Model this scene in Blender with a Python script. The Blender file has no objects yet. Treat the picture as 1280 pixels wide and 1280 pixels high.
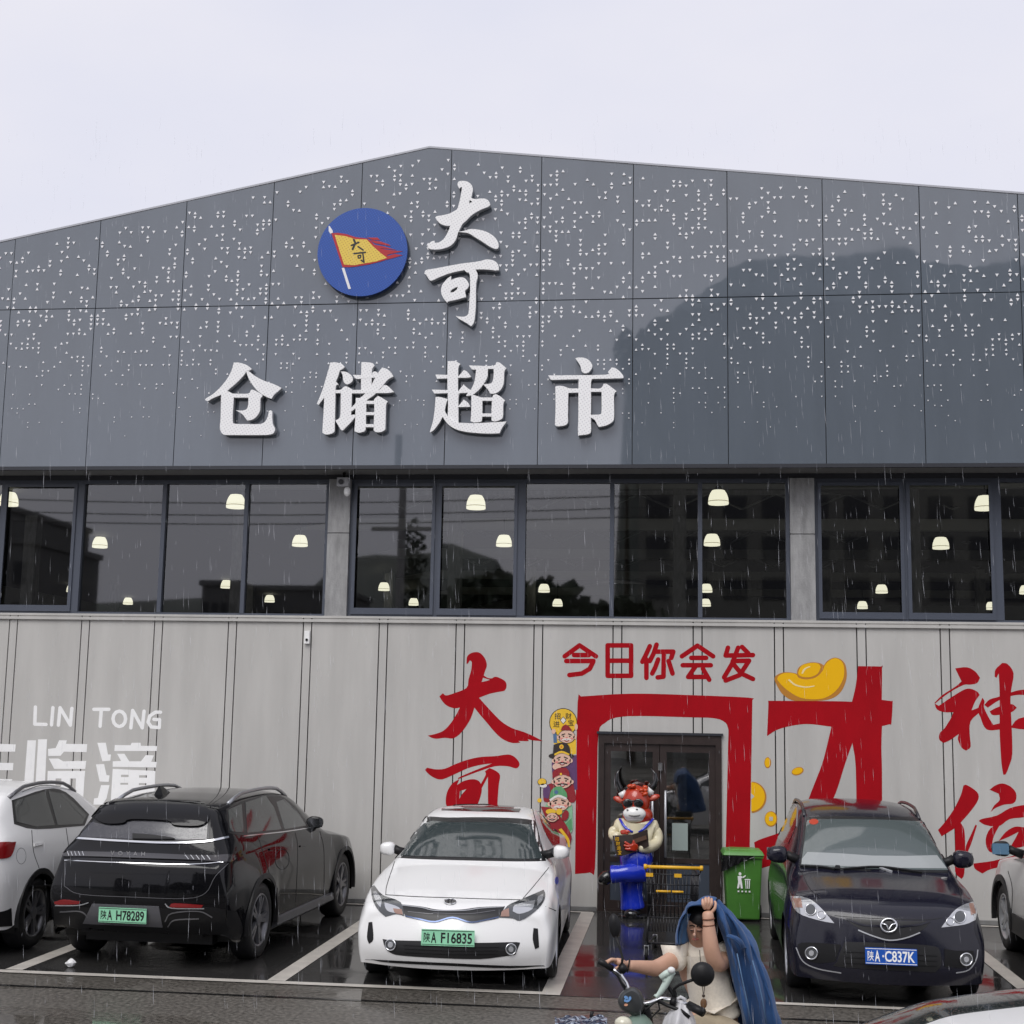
import bpy, bmesh, math, random
import numpy as np
from mathutils import Vector, Matrix
from mathutils.bvhtree import BVHTree
from mathutils.geometry import tessellate_polygon
R_ = math.radians
random.seed(7)
SC = bpy.context.scene
COL = SC.collection

# ---------------------------------------------------------------- camera
F_PX, YAW, PITCH, ROLL = 1706.95, -0.1186077, 0.144145, 0.0176159
CAM = Vector((0.0, -18.0, 2.5151))
_f = Vector((math.sin(YAW)*math.cos(PITCH), math.cos(YAW)*math.cos(PITCH), math.sin(PITCH)))
_r = Vector((math.cos(YAW), -math.sin(YAW), 0)); _u = _r.cross(_f)
AX_R = math.cos(ROLL)*_r + math.sin(ROLL)*_u
AX_U = -math.sin(ROLL)*_r + math.cos(ROLL)*_u
AX_F = _f
cd = bpy.data.cameras.new('camera'); cam = bpy.data.objects.new('camera', cd); COL.objects.link(cam)
cd.sensor_width = 36; cd.lens = F_PX/1280*36; cd.clip_start = .1; cd.clip_end = 3000
M = Matrix((AX_R, AX_U, -AX_F)).transposed().to_4x4(); M.translation = CAM
cam.matrix_world = M; SC.camera = cam

# ---------------------------------------------------------------- sky, sun, exposure
SUN_EL, SUN_AZ = 50, 198          # degrees; azimuth clockwise from +Y
w = bpy.data.worlds.new('World'); SC.world = w; w.use_nodes = True
nt = w.node_tree; nt.nodes.clear()
N = nt.nodes.new; LK = nt.links.new
sky = N('ShaderNodeTexSky'); sky.sky_type = 'NISHITA'; sky.sun_disc = False
sky.sun_elevation = R_(SUN_EL); sky.sun_rotation = R_(SUN_AZ); sky.dust_density = 6; sky.air_density = 1
sk = N('ShaderNodeMix'); sk.data_type = 'RGBA'; sk.blend_type = 'MULTIPLY'; sk.inputs['Factor'].default_value = 1
sk.inputs['B'].default_value = (.1, .1, .1, 1)
LK(sky.outputs[0], sk.inputs['A'])
tc = N('ShaderNodeTexCoord'); mp = N('ShaderNodeMapping'); mp.inputs['Scale'].default_value = (1.2, 1.2, 2.6)
no = N('ShaderNodeTexNoise'); no.inputs['Scale'].default_value = 1.6; no.inputs['Detail'].default_value = 5
rp = N('ShaderNodeValToRGB')
rp.color_ramp.elements[0].position = .35; rp.color_ramp.elements[0].color = (.685, .695, .80, 1)
rp.color_ramp.elements[1].position = .68; rp.color_ramp.elements[1].color = (.79, .775, .83, 1)
LK(tc.outputs['Generated'], mp.inputs[0]); LK(mp.outputs[0], no.inputs['Vector']); LK(no.outputs[0], rp.inputs[0])
mx = N('ShaderNodeMix'); mx.data_type = 'RGBA'; mx.inputs['Factor'].default_value = .93
LK(sk.outputs['Result'], mx.inputs['A']); LK(rp.outputs[0], mx.inputs['B'])
bg = N('ShaderNodeBackground'); bg.inputs['Strength'].default_value = 1.0
wo = N('ShaderNodeOutputWorld'); LK(mx.outputs['Result'], bg.inputs[0]); LK(bg.outputs[0], wo.inputs[0])
sd = bpy.data.lights.new('overcast_sun', 'SUN'); sd.energy = 1.5; sd.angle = R_(38); sd.color = (1, .985, .96)
so = bpy.data.objects.new('overcast_sun', sd); COL.objects.link(so)
_d = Vector((math.sin(R_(SUN_AZ))*math.cos(R_(SUN_EL)), math.cos(R_(SUN_AZ))*math.cos(R_(SUN_EL)), math.sin(R_(SUN_EL))))
so.rotation_euler = _d.to_track_quat('Z', 'Y').to_euler(); so.location = _d*60
SC.view_settings.view_transform = 'Standard'; SC.view_settings.look = 'None'
SC.view_settings.exposure = .2; SC.view_settings.gamma = 1; SC.view_settings.use_curve_mapping = False
SC.render.engine = 'CYCLES'; SC.cycles.max_bounces = 8; SC.cycles.transparent_max_bounces = 16

# ---------------------------------------------------------------- helpers
def ray(px, py): return AX_F*F_PX + AX_R*(px-640) - AX_U*(py-640)
def on_y(px, py, Y=0.0):
    d = ray(px, py); t = (Y-CAM.y)/d.y; return CAM + d*t
def on_z(px, py, Z=0.0):
    d = ray(px, py); t = (Z-CAM.z)/d.z; return CAM + d*t
def on_x(px, py, X):
    d = ray(px, py); t = (X-CAM.x)/d.x; return CAM + d*t
def mirrored(px, py, dist, plane):          # where a thing stands that is seen mirrored in a facade plane
    p = on_y(px, py, 2*plane+dist); return Vector((p.x, -dist, p.z))

def tag(o, label=None, cat=None, group=None, kind=None):
    if label: o['label'] = label
    if cat: o['category'] = cat
    if group: o['group'] = group
    if kind: o['kind'] = kind
    return o
def link(name, me, parent=None, mat=None, smooth=False):
    o = bpy.data.objects.new(name, me); COL.objects.link(o)
    if mat is not None and len(me.materials) == 0: me.materials.append(mat)
    if parent is not None: o.parent = parent
    if smooth:
        for p in me.polygons: p.use_smooth = True
    return o
def empty(name, loc=(0, 0, 0), rz=0, label=None, cat=None, group=None):
    o = bpy.data.objects.new(name, None); COL.objects.link(o); o.location = loc; o.rotation_euler = (0, 0, rz)
    o.empty_display_size = .2
    return tag(o, label, cat, group)
class MB:
    def __init__(s): s.v = []; s.f = []; s.m = []
    def add(s, v, f, mi=0):
        n = len(s.v); s.v += [tuple(p) for p in v]; s.f += [tuple(i+n for i in q) for q in f]; s.m += [mi]*len(f); return s
    def box(s, a, b, mi=0):
        x0, y0, z0 = a; x1, y1, z1 = b
        return s.add([(x0,y0,z0),(x1,y0,z0),(x1,y1,z0),(x0,y1,z0),(x0,y0,z1),(x1,y0,z1),(x1,y1,z1),(x0,y1,z1)],
                     [(0,3,2,1),(4,5,6,7),(0,1,5,4),(1,2,6,5),(2,3,7,6),(3,0,4,7)], mi)
    def tube(s, pts, r, n=8, mi=0, caps=True):
        pts = [Vector(p) for p in pts]; m = len(pts)
        rr = r if isinstance(r, (list, tuple)) else [r]*m
        t0 = (pts[1]-pts[0]).normalized(); up = Vector((0, 0, 1)) if abs(t0.z) < .9 else Vector((1, 0, 0))
        a = t0.cross(up).normalized(); V = []
        for i, p in enumerate(pts):
            t = (pts[min(i+1, m-1)]-pts[max(i-1, 0)])
            t = t.normalized() if t.length > 1e-9 else t0
            a = (a - t*a.dot(t)).normalized(); b = t.cross(a)
            for k in range(n):
                c = 2*math.pi*k/n; V.append(p + (a*math.cos(c)+b*math.sin(c))*rr[i])
        Fc = [(i*n+k, i*n+(k+1) % n, (i+1)*n+(k+1) % n, (i+1)*n+k) for i in range(m-1) for k in range(n)]
        if caps: Fc += [tuple(range(n-1, -1, -1)), tuple((m-1)*n+k for k in range(n))]
        return s.add(V, Fc, mi)
    def lathe(s, prof, n=24, origin=(0, 0, 0), axis='z', mi=0, caps=True):
        V = []; O = Vector(origin)
        for (r, h) in prof:
            for k in range(n):
                c = 2*math.pi*k/n; x, y = r*math.cos(c), r*math.sin(c)
                q = (x, y, h) if axis == 'z' else ((h, x, y) if axis == 'x' else (x, h, y))
                V.append(O+Vector(q))
        m = len(prof)
        Fc = [(i*n+k, i*n+(k+1) % n, (i+1)*n+(k+1) % n, (i+1)*n+k) for i in range(m-1) for k in range(n)]
        if caps: Fc += [tuple(range(n-1, -1, -1)), tuple((m-1)*n+k for k in range(n))]
        return s.add(V, Fc, mi)
    def ellipsoid(s, c, r, n=20, m=12, rot=None, mi=0):
        V = []; C = Vector(c)
        for i in range(m+1):
            t = math.pi*i/m
            for k in range(n):
                a = 2*math.pi*k/n; p = Vector((r[0]*math.sin(t)*math.cos(a), r[1]*math.sin(t)*math.sin(a), r[2]*math.cos(t)))
                if rot is not None: p = rot @ p
                V.append(C+p)
        Fc = [(i*n+k, (i+1)*n+k, (i+1)*n+(k+1) % n, i*n+(k+1) % n) for i in range(m) for k in range(n)]
        return s.add(V, Fc, mi)
    def poly(s, P, y0, y1, holes=(), mi=0):
        """extruded outline in the XZ plane: front at y0 (toward camera), back at y1"""
        loops = [P]+list(holes); flat = [q for l in loops for q in l]; n = len(flat)
        tris = tessellate_polygon([[Vector((q[0], q[1], 0)) for q in l] for l in loops])
        T = []
        for t in tris:
            a, b, c = (flat[i] for i in t)
            ar = (b[0]-a[0])*(c[1]-a[1])-(b[1]-a[1])*(c[0]-a[0])
            if abs(ar) < 1e-12: continue
            T.append(tuple(t) if ar > 0 else (t[0], t[2], t[1]))
        V = [(q[0], y0, q[1]) for q in flat]+[(q[0], y1, q[1]) for q in flat]
        Fc = list(T)
        o = 0
        for li, l in enumerate(loops):
            k = len(l); ar = sum(l[i][0]*l[(i+1) % k][1]-l[(i+1) % k][0]*l[i][1] for i in range(k))
            fw = (ar > 0) == (li == 0)
            for i in range(k):
                a, b = o+i, o+(i+1) % k
                Fc.append((a, a+n, b+n, b) if fw else (a, b, b+n, a+n))
            o += k
        return s.add(V, Fc, mi)
    def mesh(s, name, mats=None, weld=False):
        me = bpy.data.meshes.new(name); me.from_pydata(s.v, [], s.f)
        if mats:
            for m in mats: me.materials.append(m)
            me.polygons.foreach_set('material_index', s.m)
        me.validate(); me.update(); return me
    def obj(s, name, mat=None, parent=None, smooth=False, mats=None, fix=False, angle=None):
        me = s.mesh(name, mats)
        if fix:
            b = bmesh.new(); b.from_mesh(me); bmesh.ops.recalc_face_normals(b, faces=b.faces); b.to_mesh(me); b.free()
        o = link(name, me, parent, mat, smooth or angle is not None)
        if angle is not None: me.set_sharp_from_angle(angle=R_(angle))
        return o
def spline(P, n=4, closed=True, corner=55):
    """Catmull-Rom through an outline; sharp corners are kept"""
    P = [Vector((p[0], p[1])) for p in P]; m = len(P); out = []
    def isc(i):
        if not closed and i in (0, m-1): return True
        a = (P[i]-P[i-1]); b = (P[(i+1) % m]-P[i])
        return a.length < 1e-9 or b.length < 1e-9 or abs(a.angle_signed(b)) > R_(corner)
    C = [isc(i) for i in range(m)]
    for i in range(m if closed else m-1):
        p1, p2 = P[i], P[(i+1) % m]
        p0 = P[i-1] if not C[i] else p1-(p2-p1); p3 = P[(i+2) % m] if not C[(i+1) % m] else p2+(p2-p1)
        for k in range(n):
            t = k/n
            q = .5*((2*p1)+(p2-p0)*t+(2*p0-5*p1+4*p2-p3)*t*t+(3*p1-p0-3*p2+p3)*t**3)
            out.append((q.x, q.y))
    if not closed: out.append((P[-1].x, P[-1].y))
    return out
def zoomed(P, ox, oy, sc): return [(ox+x/sc, oy+y/sc) for x, y in P]
def to_wall(P, Y): return [(q.x, q.z) for q in (on_y(x, y, Y) for x, y in P)]
def stroke(P, wd, cap=6):
    """thick line with round ends -> list of outlines (one per segment, overlapping)"""
    out = []
    for a, b in zip(P[:-1], P[1:]):
        a = Vector(a[:2]); b = Vector(b[:2]); d = (b-a)
        if d.length < 1e-9: continue
        t = math.atan2(d.y, d.x); L = []
        for k in range(cap+1):
            c = t-math.pi/2+math.pi*k/cap; L.append((b.x+wd/2*math.cos(c), b.y+wd/2*math.sin(c)))
        for k in range(cap+1):
            c = t+math.pi/2+math.pi*k/cap; L.append((a.x+wd/2*math.cos(c), a.y+wd/2*math.sin(c)))
        out.append(L)
    return out
def ell(cx, cy, rx, ry, n=28, rot=0):
    o = []
    for k in range(n):
        a = 2*math.pi*k/n; x, y = rx*math.cos(a), ry*math.sin(a)
        o.append((cx+x*math.cos(rot)-y*math.sin(rot), cy+x*math.sin(rot)+y*math.cos(rot)))
    return o
_dg = None
def text_mesh(s, size=1.0, extrude=0.0, offset=0.0, sx=1.0, align='CENTER'):
    cu = bpy.data.curves.new('t', 'FONT'); cu.body = s; cu.size = size; cu.extrude = extrude; cu.offset = offset
    cu.align_x = align; cu.align_y = 'CENTER'; cu.resolution_u = 3
    o = bpy.data.objects.new('t', cu); COL.objects.link(o)
    dg = bpy.context.evaluated_depsgraph_get(); dg.update()
    me = bpy.data.meshes.new_from_object(o.evaluated_get(dg)); bpy.data.objects.remove(o); bpy.data.curves.remove(cu)
    if sx != 1:
        for v in me.vertices: v.co.x *= sx
    me.materials.clear()
    return me
def place_text(s, size, loc, rot, mat, parent, name='lettering', sx=1.0, offset=0.0, extrude=.001):
    me = text_mesh(s, size, extrude, offset, sx); o = link(name, me, parent, mat); o.location = loc; o.rotation_euler = rot; return o

# ---------------------------------------------------------------- materials
def mat(name, col, rough=.5, metal=0.0, spec=.5, coat=0.0, ior=1.5, noise=None, bump=None, emit=None, alpha=1, rvar=None, sheen=0):
    """noise=(scale, amount, stretch_z)  bump=(scale, strength)  rvar=(scale, amount)"""
    m = bpy.data.materials.new(name); m.use_nodes = True; t = m.node_tree; b = t.nodes['Principled BSDF']
    c = (*col, 1) if len(col) == 3 else col
    b.inputs['Base Color'].default_value = c; b.inputs['Roughness'].default_value = rough
    b.inputs['Metallic'].default_value = metal; b.inputs['Specular IOR Level'].default_value = spec
    b.inputs['Coat Weight'].default_value = coat; b.inputs['Coat Roughness'].default_value = .04; b.inputs['IOR'].default_value = ior
    if sheen: b.inputs['Sheen Weight'].default_value = sheen
    if noise or bump or rvar:
        tc = t.nodes.new('ShaderNodeTexCoord'); src = tc.outputs['Object']
    if noise:
        mp = t.nodes.new('ShaderNodeMapping'); mp.inputs['Scale'].default_value = (1, 1, noise[2] if len(noise) > 2 else 1)
        n = t.nodes.new('ShaderNodeTexNoise'); n.inputs['Scale'].default_value = noise[0]; n.inputs['Detail'].default_value = 6
        n.inputs['Roughness'].default_value = .6
        mr = t.nodes.new('ShaderNodeMapRange'); mr.inputs[1].default_value = .3; mr.inputs[2].default_value = .7
        mr.inputs[3].default_value = 1-noise[1]; mr.inputs[4].default_value = 1+noise[1]
        mu = t.nodes.new('ShaderNodeMix'); mu.data_type = 'RGBA'; mu.blend_type = 'MULTIPLY'; mu.inputs['Factor'].default_value = 1
        mu.inputs['A'].default_value = c
        t.links.new(src, mp.inputs[0]); t.links.new(mp.outputs[0], n.inputs['Vector']); t.links.new(n.outputs[0], mr.inputs[0])
        t.links.new(mr.outputs[0], mu.inputs['B']); t.links.new(mu.outputs['Result'], b.inputs['Base Color'])
    if rvar:
        n = t.nodes.new('ShaderNodeTexNoise'); n.inputs['Scale'].default_value = rvar[0]; n.inputs['Detail'].default_value = 4
        mr = t.nodes.new('ShaderNodeMapRange'); mr.inputs[1].default_value = .3; mr.inputs[2].default_value = .7
        mr.inputs[3].default_value = max(0, rough-rvar[1]); mr.inputs[4].default_value = rough+rvar[1]
        t.links.new(src, n.inputs['Vector']); t.links.new(n.outputs[0], mr.inputs[0]); t.links.new(mr.outputs[0], b.inputs['Roughness'])
    if bump:
        n = t.nodes.new('ShaderNodeTexNoise'); n.inputs['Scale'].default_value = bump[0]; n.inputs['Detail'].default_value = 3
        bp = t.nodes.new('ShaderNodeBump'); bp.inputs['Strength'].default_value = bump[1]; bp.inputs['Distance'].default_value = bump[2] if len(bump) > 2 else .01
        t.links.new(src, n.inputs['Vector']); t.links.new(n.outputs[0], bp.inputs['Height']); t.links.new(bp.outputs[0], b.inputs['Normal'])
    if emit:
        b.inputs['Emission Color'].default_value = (*emit[:3], 1); b.inputs['Emission Strength'].default_value = emit[3]
    return m
def glass_mat(name, tint, refl, rough=.02):
    """a pane: partly reflecting, partly see-through, reflecting more at a grazing angle"""
    m = bpy.data.materials.new(name); m.use_nodes = True; t = m.node_tree; t.nodes.clear()
    tr = t.nodes.new('ShaderNodeBsdfTransparent'); tr.inputs[0].default_value = (*tint, 1)
    gl = t.nodes.new('ShaderNodeBsdfGlossy'); gl.inputs['Roughness'].default_value = rough; gl.inputs[0].default_value = (1, 1, 1, 1)
    lw = t.nodes.new('ShaderNodeFresnel'); lw.inputs[0].default_value = 1.45
    ad = t.nodes.new('ShaderNodeMath'); ad.operation = 'ADD'; ad.inputs[1].default_value = refl; ad.use_clamp = True
    mx = t.nodes.new('ShaderNodeMixShader'); o = t.nodes.new('ShaderNodeOutputMaterial')
    t.links.new(lw.outputs[0], ad.inputs[0]); t.links.new(ad.outputs[0], mx.inputs[0]); t.links.new(tr.outputs[0], mx.inputs[1])
    t.links.new(gl.outputs[0], mx.inputs[2]); t.links.new(mx.outputs[0], o.inputs[0]); return m
M_WALL = mat('grey_wall_paint', (.485, .475, .452), .55, noise=(3.4, .085, .13), bump=(60, .12, .004), rvar=(2, .1))
M_PANEL = mat('grey_facade_sheet', (.125, .146, .176), .024, ior=1.95, noise=(2.2, .07, .2), bump=(.9, .012, .02), rvar=(1.2, .012))
M_DARKJ = mat('dark_joint', (.02, .02, .022), .8)
M_CONC = mat('weathered_concrete', (.30, .30, .30), .6, noise=(9, .28, .3), bump=(40, .3))
M_SOFFIT = mat('soffit_sheet', (.21, .21, .21), .5)
M_FRAME = mat('blue_grey_frame', (.072, .083, .110), .35, spec=.6)
M_FRAMED = mat('dark_frame', (.03, .032, .04), .4)
M_GLASSW = glass_mat('window_glass', (.72, .74, .73), .10)
M_INT = mat('hall_interior', (.42, .42, .39), .8)
M_LAMP = mat('lit_lamp_shade', (.9, .87, .75), .5, emit=(1, .95, .74, 1.15))
M_WHITE = mat('white_sign_face', (.84, .84, .85), .35, noise=(30, .02))
M_SIDE = mat('grey_sign_return', (.42, .43, .45), .35, metal=.3)
M_PERF = mat('white_perforation', (.88, .88, .9), .5)
M_RED = mat('red_wall_paint', (.36, .002, .008), .7, spec=.15, noise=(3, .10, .5))
M_WPAINT = mat('white_wall_paint', (.88, .88, .87), .5, noise=(5, .04))
M_GOLD = mat('yellow_wall_paint', (.85, .47, .008), .7, spec=.15)
M_GOLDD = mat('ochre_wall_paint', (.48, .20, .02), .5)
M_BLACK = mat('black_paint', (.012, .012, .014), .4)
M_BLACKP = mat('black_plastic', (.011, .011, .012), .42, spec=.25)
M_RUBBER = mat('tyre_rubber', (.016, .016, .017), .55, spec=.35)
M_CHROME = mat('chrome', (.75, .76, .78), .12, metal=1)
M_ALLOY = mat('alloy', (.50, .51, .53), .32, metal=.45)
M_DALLOY = mat('dark_alloy', (.16, .16, .17), .28, metal=.4)
M_SKIN = mat('skin', (.56, .33, .23), .5, noise=(14, .06))
M_HAIR = mat('black_hair', (.012, .010, .010), .45)
# ---------------------------------------------------------------- ground
def wet_asphalt(name, base, rough, grain, puddle, gs=150):
    m = bpy.data.materials.new(name); m.use_nodes = True; t = m.node_tree; b = t.nodes['Principled BSDF']
    L = t.links.new; nn = t.nodes.new
    geo = nn('ShaderNodeNewGeometry')
    g = nn('ShaderNodeTexNoise'); g.inputs['Scale'].default_value = gs; g.inputs['Detail'].default_value = 3
    p = nn('ShaderNodeTexNoise'); p.inputs['Scale'].default_value = .7; p.inputs['Detail'].default_value = 5; p.inputs['Distortion'].default_value = .6
    mp = nn('ShaderNodeMapping'); mp.inputs['Scale'].default_value = (.6, 1.5, 1)
    L(geo.outputs['Position'], mp.inputs[0]); L(mp.outputs[0], p.inputs['Vector']); L(geo.outputs['Position'], g.inputs['Vector'])
    pr = nn('ShaderNodeMapRange'); pr.inputs[1].default_value = puddle-.06; pr.inputs[2].default_value = puddle+.06
    L(p.outputs[0], pr.inputs[0])                     # 0 = standing water, 1 = damp stone
    cr = nn('ShaderNodeMapRange'); cr.inputs[1].default_value = .35; cr.inputs[2].default_value = .7; cr.inputs[3].default_value = .55; cr.inputs[4].default_value = 1.7
    L(g.outputs[0], cr.inputs[0])
    mc = nn('ShaderNodeMix'); mc.data_type = 'RGBA'; mc.blend_type = 'MULTIPLY'; mc.inputs['Factor'].default_value = grain
    mc.inputs['A'].default_value = (*base, 1); L(cr.outputs[0], mc.inputs['B']); L(mc.outputs['Result'], b.inputs['Base Color'])
    rr = nn('ShaderNodeMapRange'); rr.inputs[3].default_value = .05; rr.inputs[4].default_value = rough; L(pr.outputs[0], rr.inputs[0]); L(rr.outputs[0], b.inputs['Roughness'])
    bs = nn('ShaderNodeMath'); bs.operation = 'MULTIPLY'; bs.inputs[1].default_value = .5*grain; L(pr.outputs[0], bs.inputs[0])
    bp = nn('ShaderNodeBump'); bp.inputs['Distance'].default_value = .006; L(bs.outputs[0], bp.inputs['Strength']); L(g.outputs[0], bp.inputs['Height'])
    L(bp.outputs[0], b.inputs['Normal']); b.inputs['IOR'].default_value = 1.42
    return m
M_LANE = wet_asphalt('wet_lane_asphalt', (.10, .092, .08), .40, 1.0, .46, 26)
M_BAY = wet_asphalt('wet_bay_asphalt', (.033, .032, .031), .22, .45, .52, 120)
M_LINE = mat('worn_line_paint', (.52, .49, .44), .38, noise=(5, .16), bump=(160, .2, .004))
M_KERB = mat('plinth_concrete', (.20, .20, .195), .5, noise=(8, .2))
def sheet(name, x0, x1, y0, y1, z, m, kind='structure', parent=None):
    o = link(name, MB().add([(x0, y0, z), (x1, y0, z), (x1, y1, z), (x0, y1, z)], [(0, 1, 2, 3)]).mesh(name), parent, m)
    if kind: o['kind'] = kind
    return o
gr = sheet('ground', -900, 900, -1200, 900, 0, M_LANE)
bay = sheet('parking_bays', -14, 10, -5.36, -.06, .004, M_BAY)
LN = []
def line_quad(P, name='painted_line'):
    o = link(name, MB().add([(x, y, .009) for x, y in P], [(0, 1, 2, 3)]).mesh(name), bay, M_LINE); return o
for (a, b) in ((-9.05, -8.88), (-6.27, -6.10), (-3.72, -3.55), (-1.17, -1.0), (3.21, 3.37), (5.7, 5.87)):
    line_quad([(a, -5.24), (b, -5.24), (b+.02, -.25), (a+.02, -.25)])
line_quad([(-12, -5.40), (-1.0, -5.36), (-1.0, -5.24), (-12, -5.28)], 'painted_line')
line_quad([(.62, -5.36), (9, -5.36), (9, -5.26), (.62, -5.26)])
line_quad([(-12, -.25), (-1.0, -.25), (-1.0, -.17), (-12, -.17)])
line_quad([(.62, -.25), (9, -.25), (9, -.17), (.62, -.17)])
# tar seam between lane and bays
link('asphalt_seam', MB().add([(-14, -5.95, .004), (10, -5.92, .004), (10, -5.86, .004), (-14, -5.9, .004)], [(0, 1, 2, 3)]).mesh('asphalt_seam'), gr,
     wet_asphalt('wet_tar', (.015, .015, .015), .22, .4, .5))
# crumpled paper on the wet ground
mb = MB(); mb.ellipsoid((0, 0, .035), (.045, .035, .035), 9, 6)
rv = random.Random(3); mb.v = [(x*(1+rv.uniform(-.3, .3)), y*(1+rv.uniform(-.3, .3)), max(0, z*(1+rv.uniform(-.3, .25)))) for x, y, z in mb.v]
p = mb.obj('crumpled_paper', mat('white_paper', (.8, .8, .8), .7)); p.location = (-5.73, -5.01, .008)
tag(p, 'crumpled white paper scrap on wet asphalt behind the black car', 'litter')

# ---------------------------------------------------------------- the hall
bld = empty('warehouse_store', (0, 0, 0), 0, 'long grey warehouse supermarket with gabled perforated metal fascia above a window band', 'building')
YF = -.5                                    # front plane of the upper fascia
DX0, DX1, DZ = -.96, .62, 2.235             # door opening
X0G, PG, GAP, STR = -8.08, 1.0427, .016, .115
wall = empty('wall', (0, 0, 0)); wall.parent = bld
WZ = 3.70
def panel(x0, x1, z0, z1, parent=wall, name='wall_panel'):
    if x1-x0 < .01 or z1-z0 < .01: return
    MB().box((x0, 0, z0), (x1, .045, z1)).obj(name, M_WALL, parent)
def panel_cut(x0, x1, z0, z1):
    if x1 <= DX0 or x0 >= DX1 or z0 >= DZ: panel(x0, x1, z0, z1); return
    if x0 < DX0: panel(x0, DX0, z0, z1)
    if x1 > DX1: panel(DX1, x1, z0, z1)
    panel(max(x0, DX0), min(x1, DX1), DZ, z1)
for k in range(-5, 16):
    xa = X0G+k*PG
    panel_cut(xa+GAP/2, xa+STR-GAP/2, 0, WZ)
    panel_cut(xa+STR+GAP/2, xa+PG-GAP/2, 0, WZ)
bk = MB(); bk.box((-13.3, .05, 0), (DX0, .25, WZ)); bk.box((DX1, .05, 0), (8.6, .25, WZ)); bk.box((DX0, .05, DZ), (DX1, .25, WZ))
bk.obj('wall_backing', M_DARKJ, wall)
MB().box((-13.3, -.035, WZ-.055), (8.6, .0-.001, WZ-.02)).obj('wall_trim', M_WALL, wall)
MB().box((-13.3, -.012, WZ), (8.6, .25, WZ+.03)).obj('window_ledge', M_WALL, wall)
mb = MB(); mb.box((-13.3, -.05, 0), (DX0-.01, -.002, .05)); mb.box((DX1+.01, -.05, 0), (8.6, -.002, .05)); mb.obj('plinth', M_KERB, wall)
# window band --------------------------------------------------------------
def wx(px, py=690): return on_y(px, py, .12).x
ZB, ZT = WZ+.03, 5.60
def window_group(xa, xb, cuts, sash):
    """cuts: [(x, half width)] mullions ; sash: [(x0,x1)] opening lights with their own blue frame"""
    fr = MB(); fr.box((xa, .06, ZB), (xa+.05, .16, ZT)); fr.box((xb-.05, .06, ZB), (xb, .16, ZT))
    fr.box((xa+.05, .06, ZB), (xb-.05, .16, ZB+.03)); fr.box((xa+.05, .06, ZT-.05), (xb-.05, .16, ZT))
    win = fr.obj('window', M_FRAME, bld)
    xs = [xa+.05]
    for (x, hw) in cuts:
        MB().box((x-hw, .055, ZB+.03), (x+hw, .165, ZT-.05)).obj('mullion', M_FRAME, win); xs += [x-hw, x+hw]
    xs.append(xb-.05)
    for i in range(0, len(xs), 2):
        a, b = xs[i], xs[i+1]
        tilt = random.uniform(-.0015, .0015)
        g = MB().add([(a, .11+tilt, ZB+.03), (b, .11-tilt, ZB+.03), (b, .11-tilt, ZT-.05), (a, .11+tilt, ZT-.05)], [(0, 1, 2, 3)]).obj('pane', M_GLASSW, win)
    for (a, b) in sash:
        s = MB(); t = .045
        s.box((a, .035, ZB+.031), (b, .054, ZB+.031+.085)); s.box((a, .035, ZT-.05-t), (b, .054, ZT-.051))
        s.box((a, .035, ZB+.116), (a+t, .054, ZT-.05-t)); s.box((b-t, .035, ZB+.116), (b, .054, ZT-.05-t)); s.obj('sash', M_FRAME, win)
TK, TN = .055, .028
window_group(-13.2, wx(411), [(-12.0, TN), (-10.9, TN), (wx(2), TN), (wx(99), TK), (wx(204), TN), (wx(307), TN)], [(wx(4), wx(95))])
window_group(wx(438), wx(987), [(wx(546), TN), (wx(652), TK), (wx(765), TN), (wx(875), TN)], [(wx(442), wx(544)), (wx(548), wx(647))])
window_group(wx(1018), 8.4, [(wx(1131), TN), (wx(1246), TK), (wx(1246)+1.2, TN), (wx(1246)+2.4, TN)], [(wx(1022), wx(1129)), (wx(1133), wx(1241))])
for a, b in ((411, 438), (987, 1018)):
    xa, xb = wx(a)+.002, wx(b)-.002
    p = MB(); p.box((xa, .0, ZB), (xb, .2, ZB+1.12)); p.box((xa, .004, ZB+1.135), (xb, .2, ZT)); p.box((xa+.01, .02, ZB+1.12), (xb-.01, .2, ZB+1.135)); p.obj('pillar', M_CONC, bld)
    # slanting rainwater bracket under the soffit
MB().box((-13.3, .05, ZT), (8.6, .25, ZT+.10)).obj('lintel', M_FRAMED, bld)
# upper fascia ---------------------------------------------------------------
ZC = 5.70; ZS = 7.92
def roof_z(x): return 10.10-(.1967*(-3.31-x) if x < -3.31 else .1127*(x+3.31))
fas = empty('fascia', (0, 0, 0)); fas.parent = bld
PX0, PP = -9.18, 1.236
rw = random.Random(21)
def warp(mb):                       # no two sheets hang quite flush
    gx, gz = rw.uniform(-.0038, .0038), rw.uniform(-.0026, .0026); c = mb.v[0]
    mb.v = [(x, y+(x-c[0]-.6)*gx+(z-c[2]-1)*gz+.002, z) for x, y, z in mb.v]; return mb
for k in range(-4, 14):
    a, b = PX0+k*PP+.005, PX0+(k+1)*PP-.005
    warp(MB().box((a, YF, ZC), (b, YF+.03, ZS-.006))).obj('facade_panel', M_PANEL, fas)
    P = [(a, ZS+.006), (b, ZS+.006), (b, roof_z(b))]
    if a < -3.31 < b: P.append((-3.31, roof_z(-3.31)))
    P.append((a, roof_z(a)))
    warp(MB().poly(P, YF, YF+.03)).obj('facade_panel', M_PANEL, fas)
XL, XR = PX0-4*PP, PX0+14*PP
MB().poly([(XL, ZC+.01), (XR, ZC+.01), (XR, roof_z(XR)-.03), (-3.31, 10.07), (XL, roof_z(XL)-.03)], YF+.04, YF+.25).obj('fascia_backing', M_DARKJ, fas)
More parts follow.
